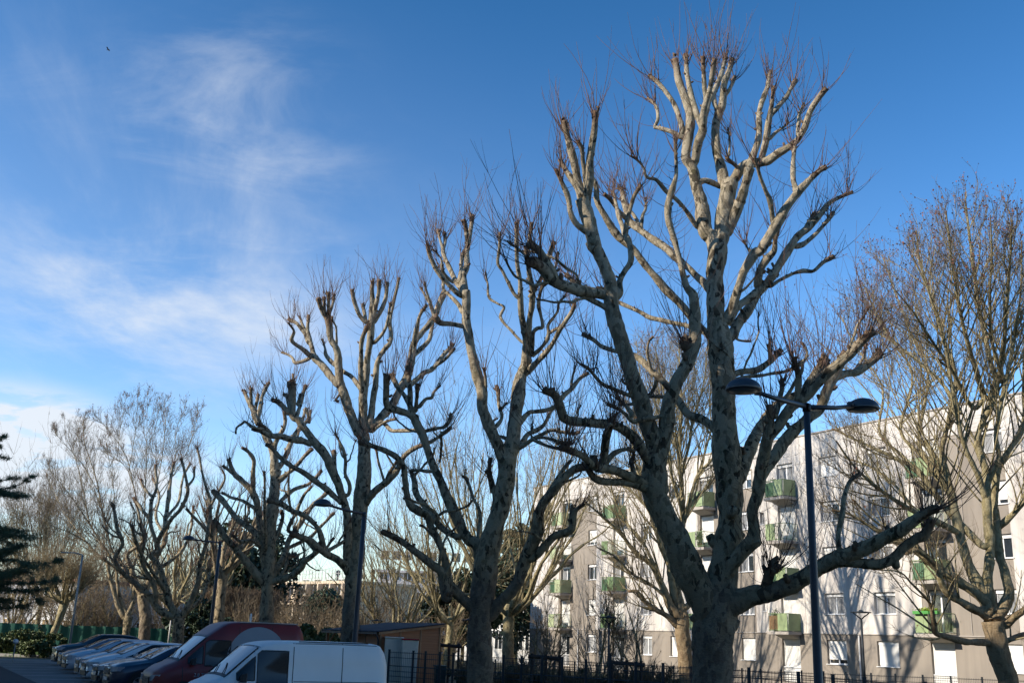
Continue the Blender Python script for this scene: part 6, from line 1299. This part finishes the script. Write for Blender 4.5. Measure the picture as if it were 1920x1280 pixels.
cir = cloud(1.5, 8, (1.0, .6, 1), -.5, .40, .85, .45, 3.1, .62)
wisp = cloud(3.0, 12, (.8, 1.3, 1), -.6, .42, .8, .5, 7.7, .62)
m1 = mt('MAXIMUM', mt('MAXIMUM', zone(440, 225, .13, 1.3, 1.4), zone(380, 470, .14, 1.1, 1.5)), mt('MAXIMUM', mt('MAXIMUM', zone(300, 560, .13, .9, 2.0), zone(130, 150, .14, .35, 1.5)), zone(480, 560, .10, 1.0, 1.6)))
body = mt('MULTIPLY', mt('MULTIPLY', m1, 1.0), mt('ADD', mt('MULTIPLY', cir, .75), mt('MULTIPLY', wisp, .35)))
veil = mt('MULTIPLY', mt('MAXIMUM', zone(200, 520, .34, .34, 1.8), zone(700, 700, .35, .16, 2.0)), mt('ADD', mt('MULTIPLY', cir, .8), .25))
low = mt('MULTIPLY', mt('MAXIMUM', zone(20, 850, .075, 2.2, 2.0), zone(210, 880, .055, 1.0, 2.2)), mt('ADD', cloud(2.6, 8, (1, 1, 1), 0, .38, .56, .3, 1.3), .25))
hz = mt('MULTIPLY', mt('POWER', mt('SUBTRACT', 1.0, mt('MINIMUM', mt('MULTIPLY', mt('MAXIMUM', sp.outputs[2], 0), 3.2), 1.0)), 3.0), .35)
tot = mt('MINIMUM', mt('ADD', mt('ADD', body, veil), mt('ADD', low, hz)), .92)
mx = nt.nodes.new('ShaderNodeMix'); mx.data_type = 'RGBA'; L_(tot, mx.inputs[0]); 
hs = nt.nodes.new('ShaderNodeHueSaturation'); hs.inputs['Saturation'].default_value = SKY_SAT; hs.inputs['Value'].default_value = 1; L_(sky.outputs[0], hs.inputs['Color'])
gm = nt.nodes.new('ShaderNodeGamma'); gm.inputs[1].default_value = 1.3; L_(hs.outputs[0], gm.inputs[0]); el = nt.nodes.new('ShaderNodeMapRange'); el.inputs['From Min'].default_value = .15; el.inputs['From Max'].default_value = .68; L_(sp.outputs[2], el.inputs['Value'])
zc = nt.nodes.new('ShaderNodeMix'); zc.data_type = 'RGBA'; L_(el.outputs[0], zc.inputs[0]); zc.inputs[6].default_value = (.98, .94, .95, 1); zc.inputs[7].default_value = (.34, .70, .72, 1)
zm = nt.nodes.new('ShaderNodeMix'); zm.data_type = 'RGBA'; zm.blend_type = 'MULTIPLY'; zm.inputs[0].default_value = 1; L_(gm.outputs[0], zm.inputs[6]); L_(zc.outputs[2], zm.inputs[7]); L_(zm.outputs[2], mx.inputs[6]); mx.inputs[7].default_value = CLOUD
L_(mx.outputs[2], bg.inputs[0]); bg.inputs[1].default_value = SKY_S
cam = bpy.data.cameras.new('camera'); co = bpy.data.objects.new('camera', cam); C.objects.link(co); bpy.context.scene.camera = co
cam.sensor_width = 36; cam.lens = FPX/1920*36; cam.clip_end = 5000; cam.clip_start = .1
from mathutils import Matrix
Mx = Matrix((( _R[0], _U[0], -_F[0]), (_R[1], _U[1], -_F[1]), (_R[2], _U[2], -_F[2]))).to_4x4(); Mx.translation = (0, 0, CH); co.matrix_world = Mx
s = bpy.context.scene; s.view_settings.view_transform = 'Standard'; s.view_settings.look = 'None'; s.view_settings.gamma = 1; s.view_settings.exposure = EXPO
s.render.resolution_x = 1024; s.render.resolution_y = 682
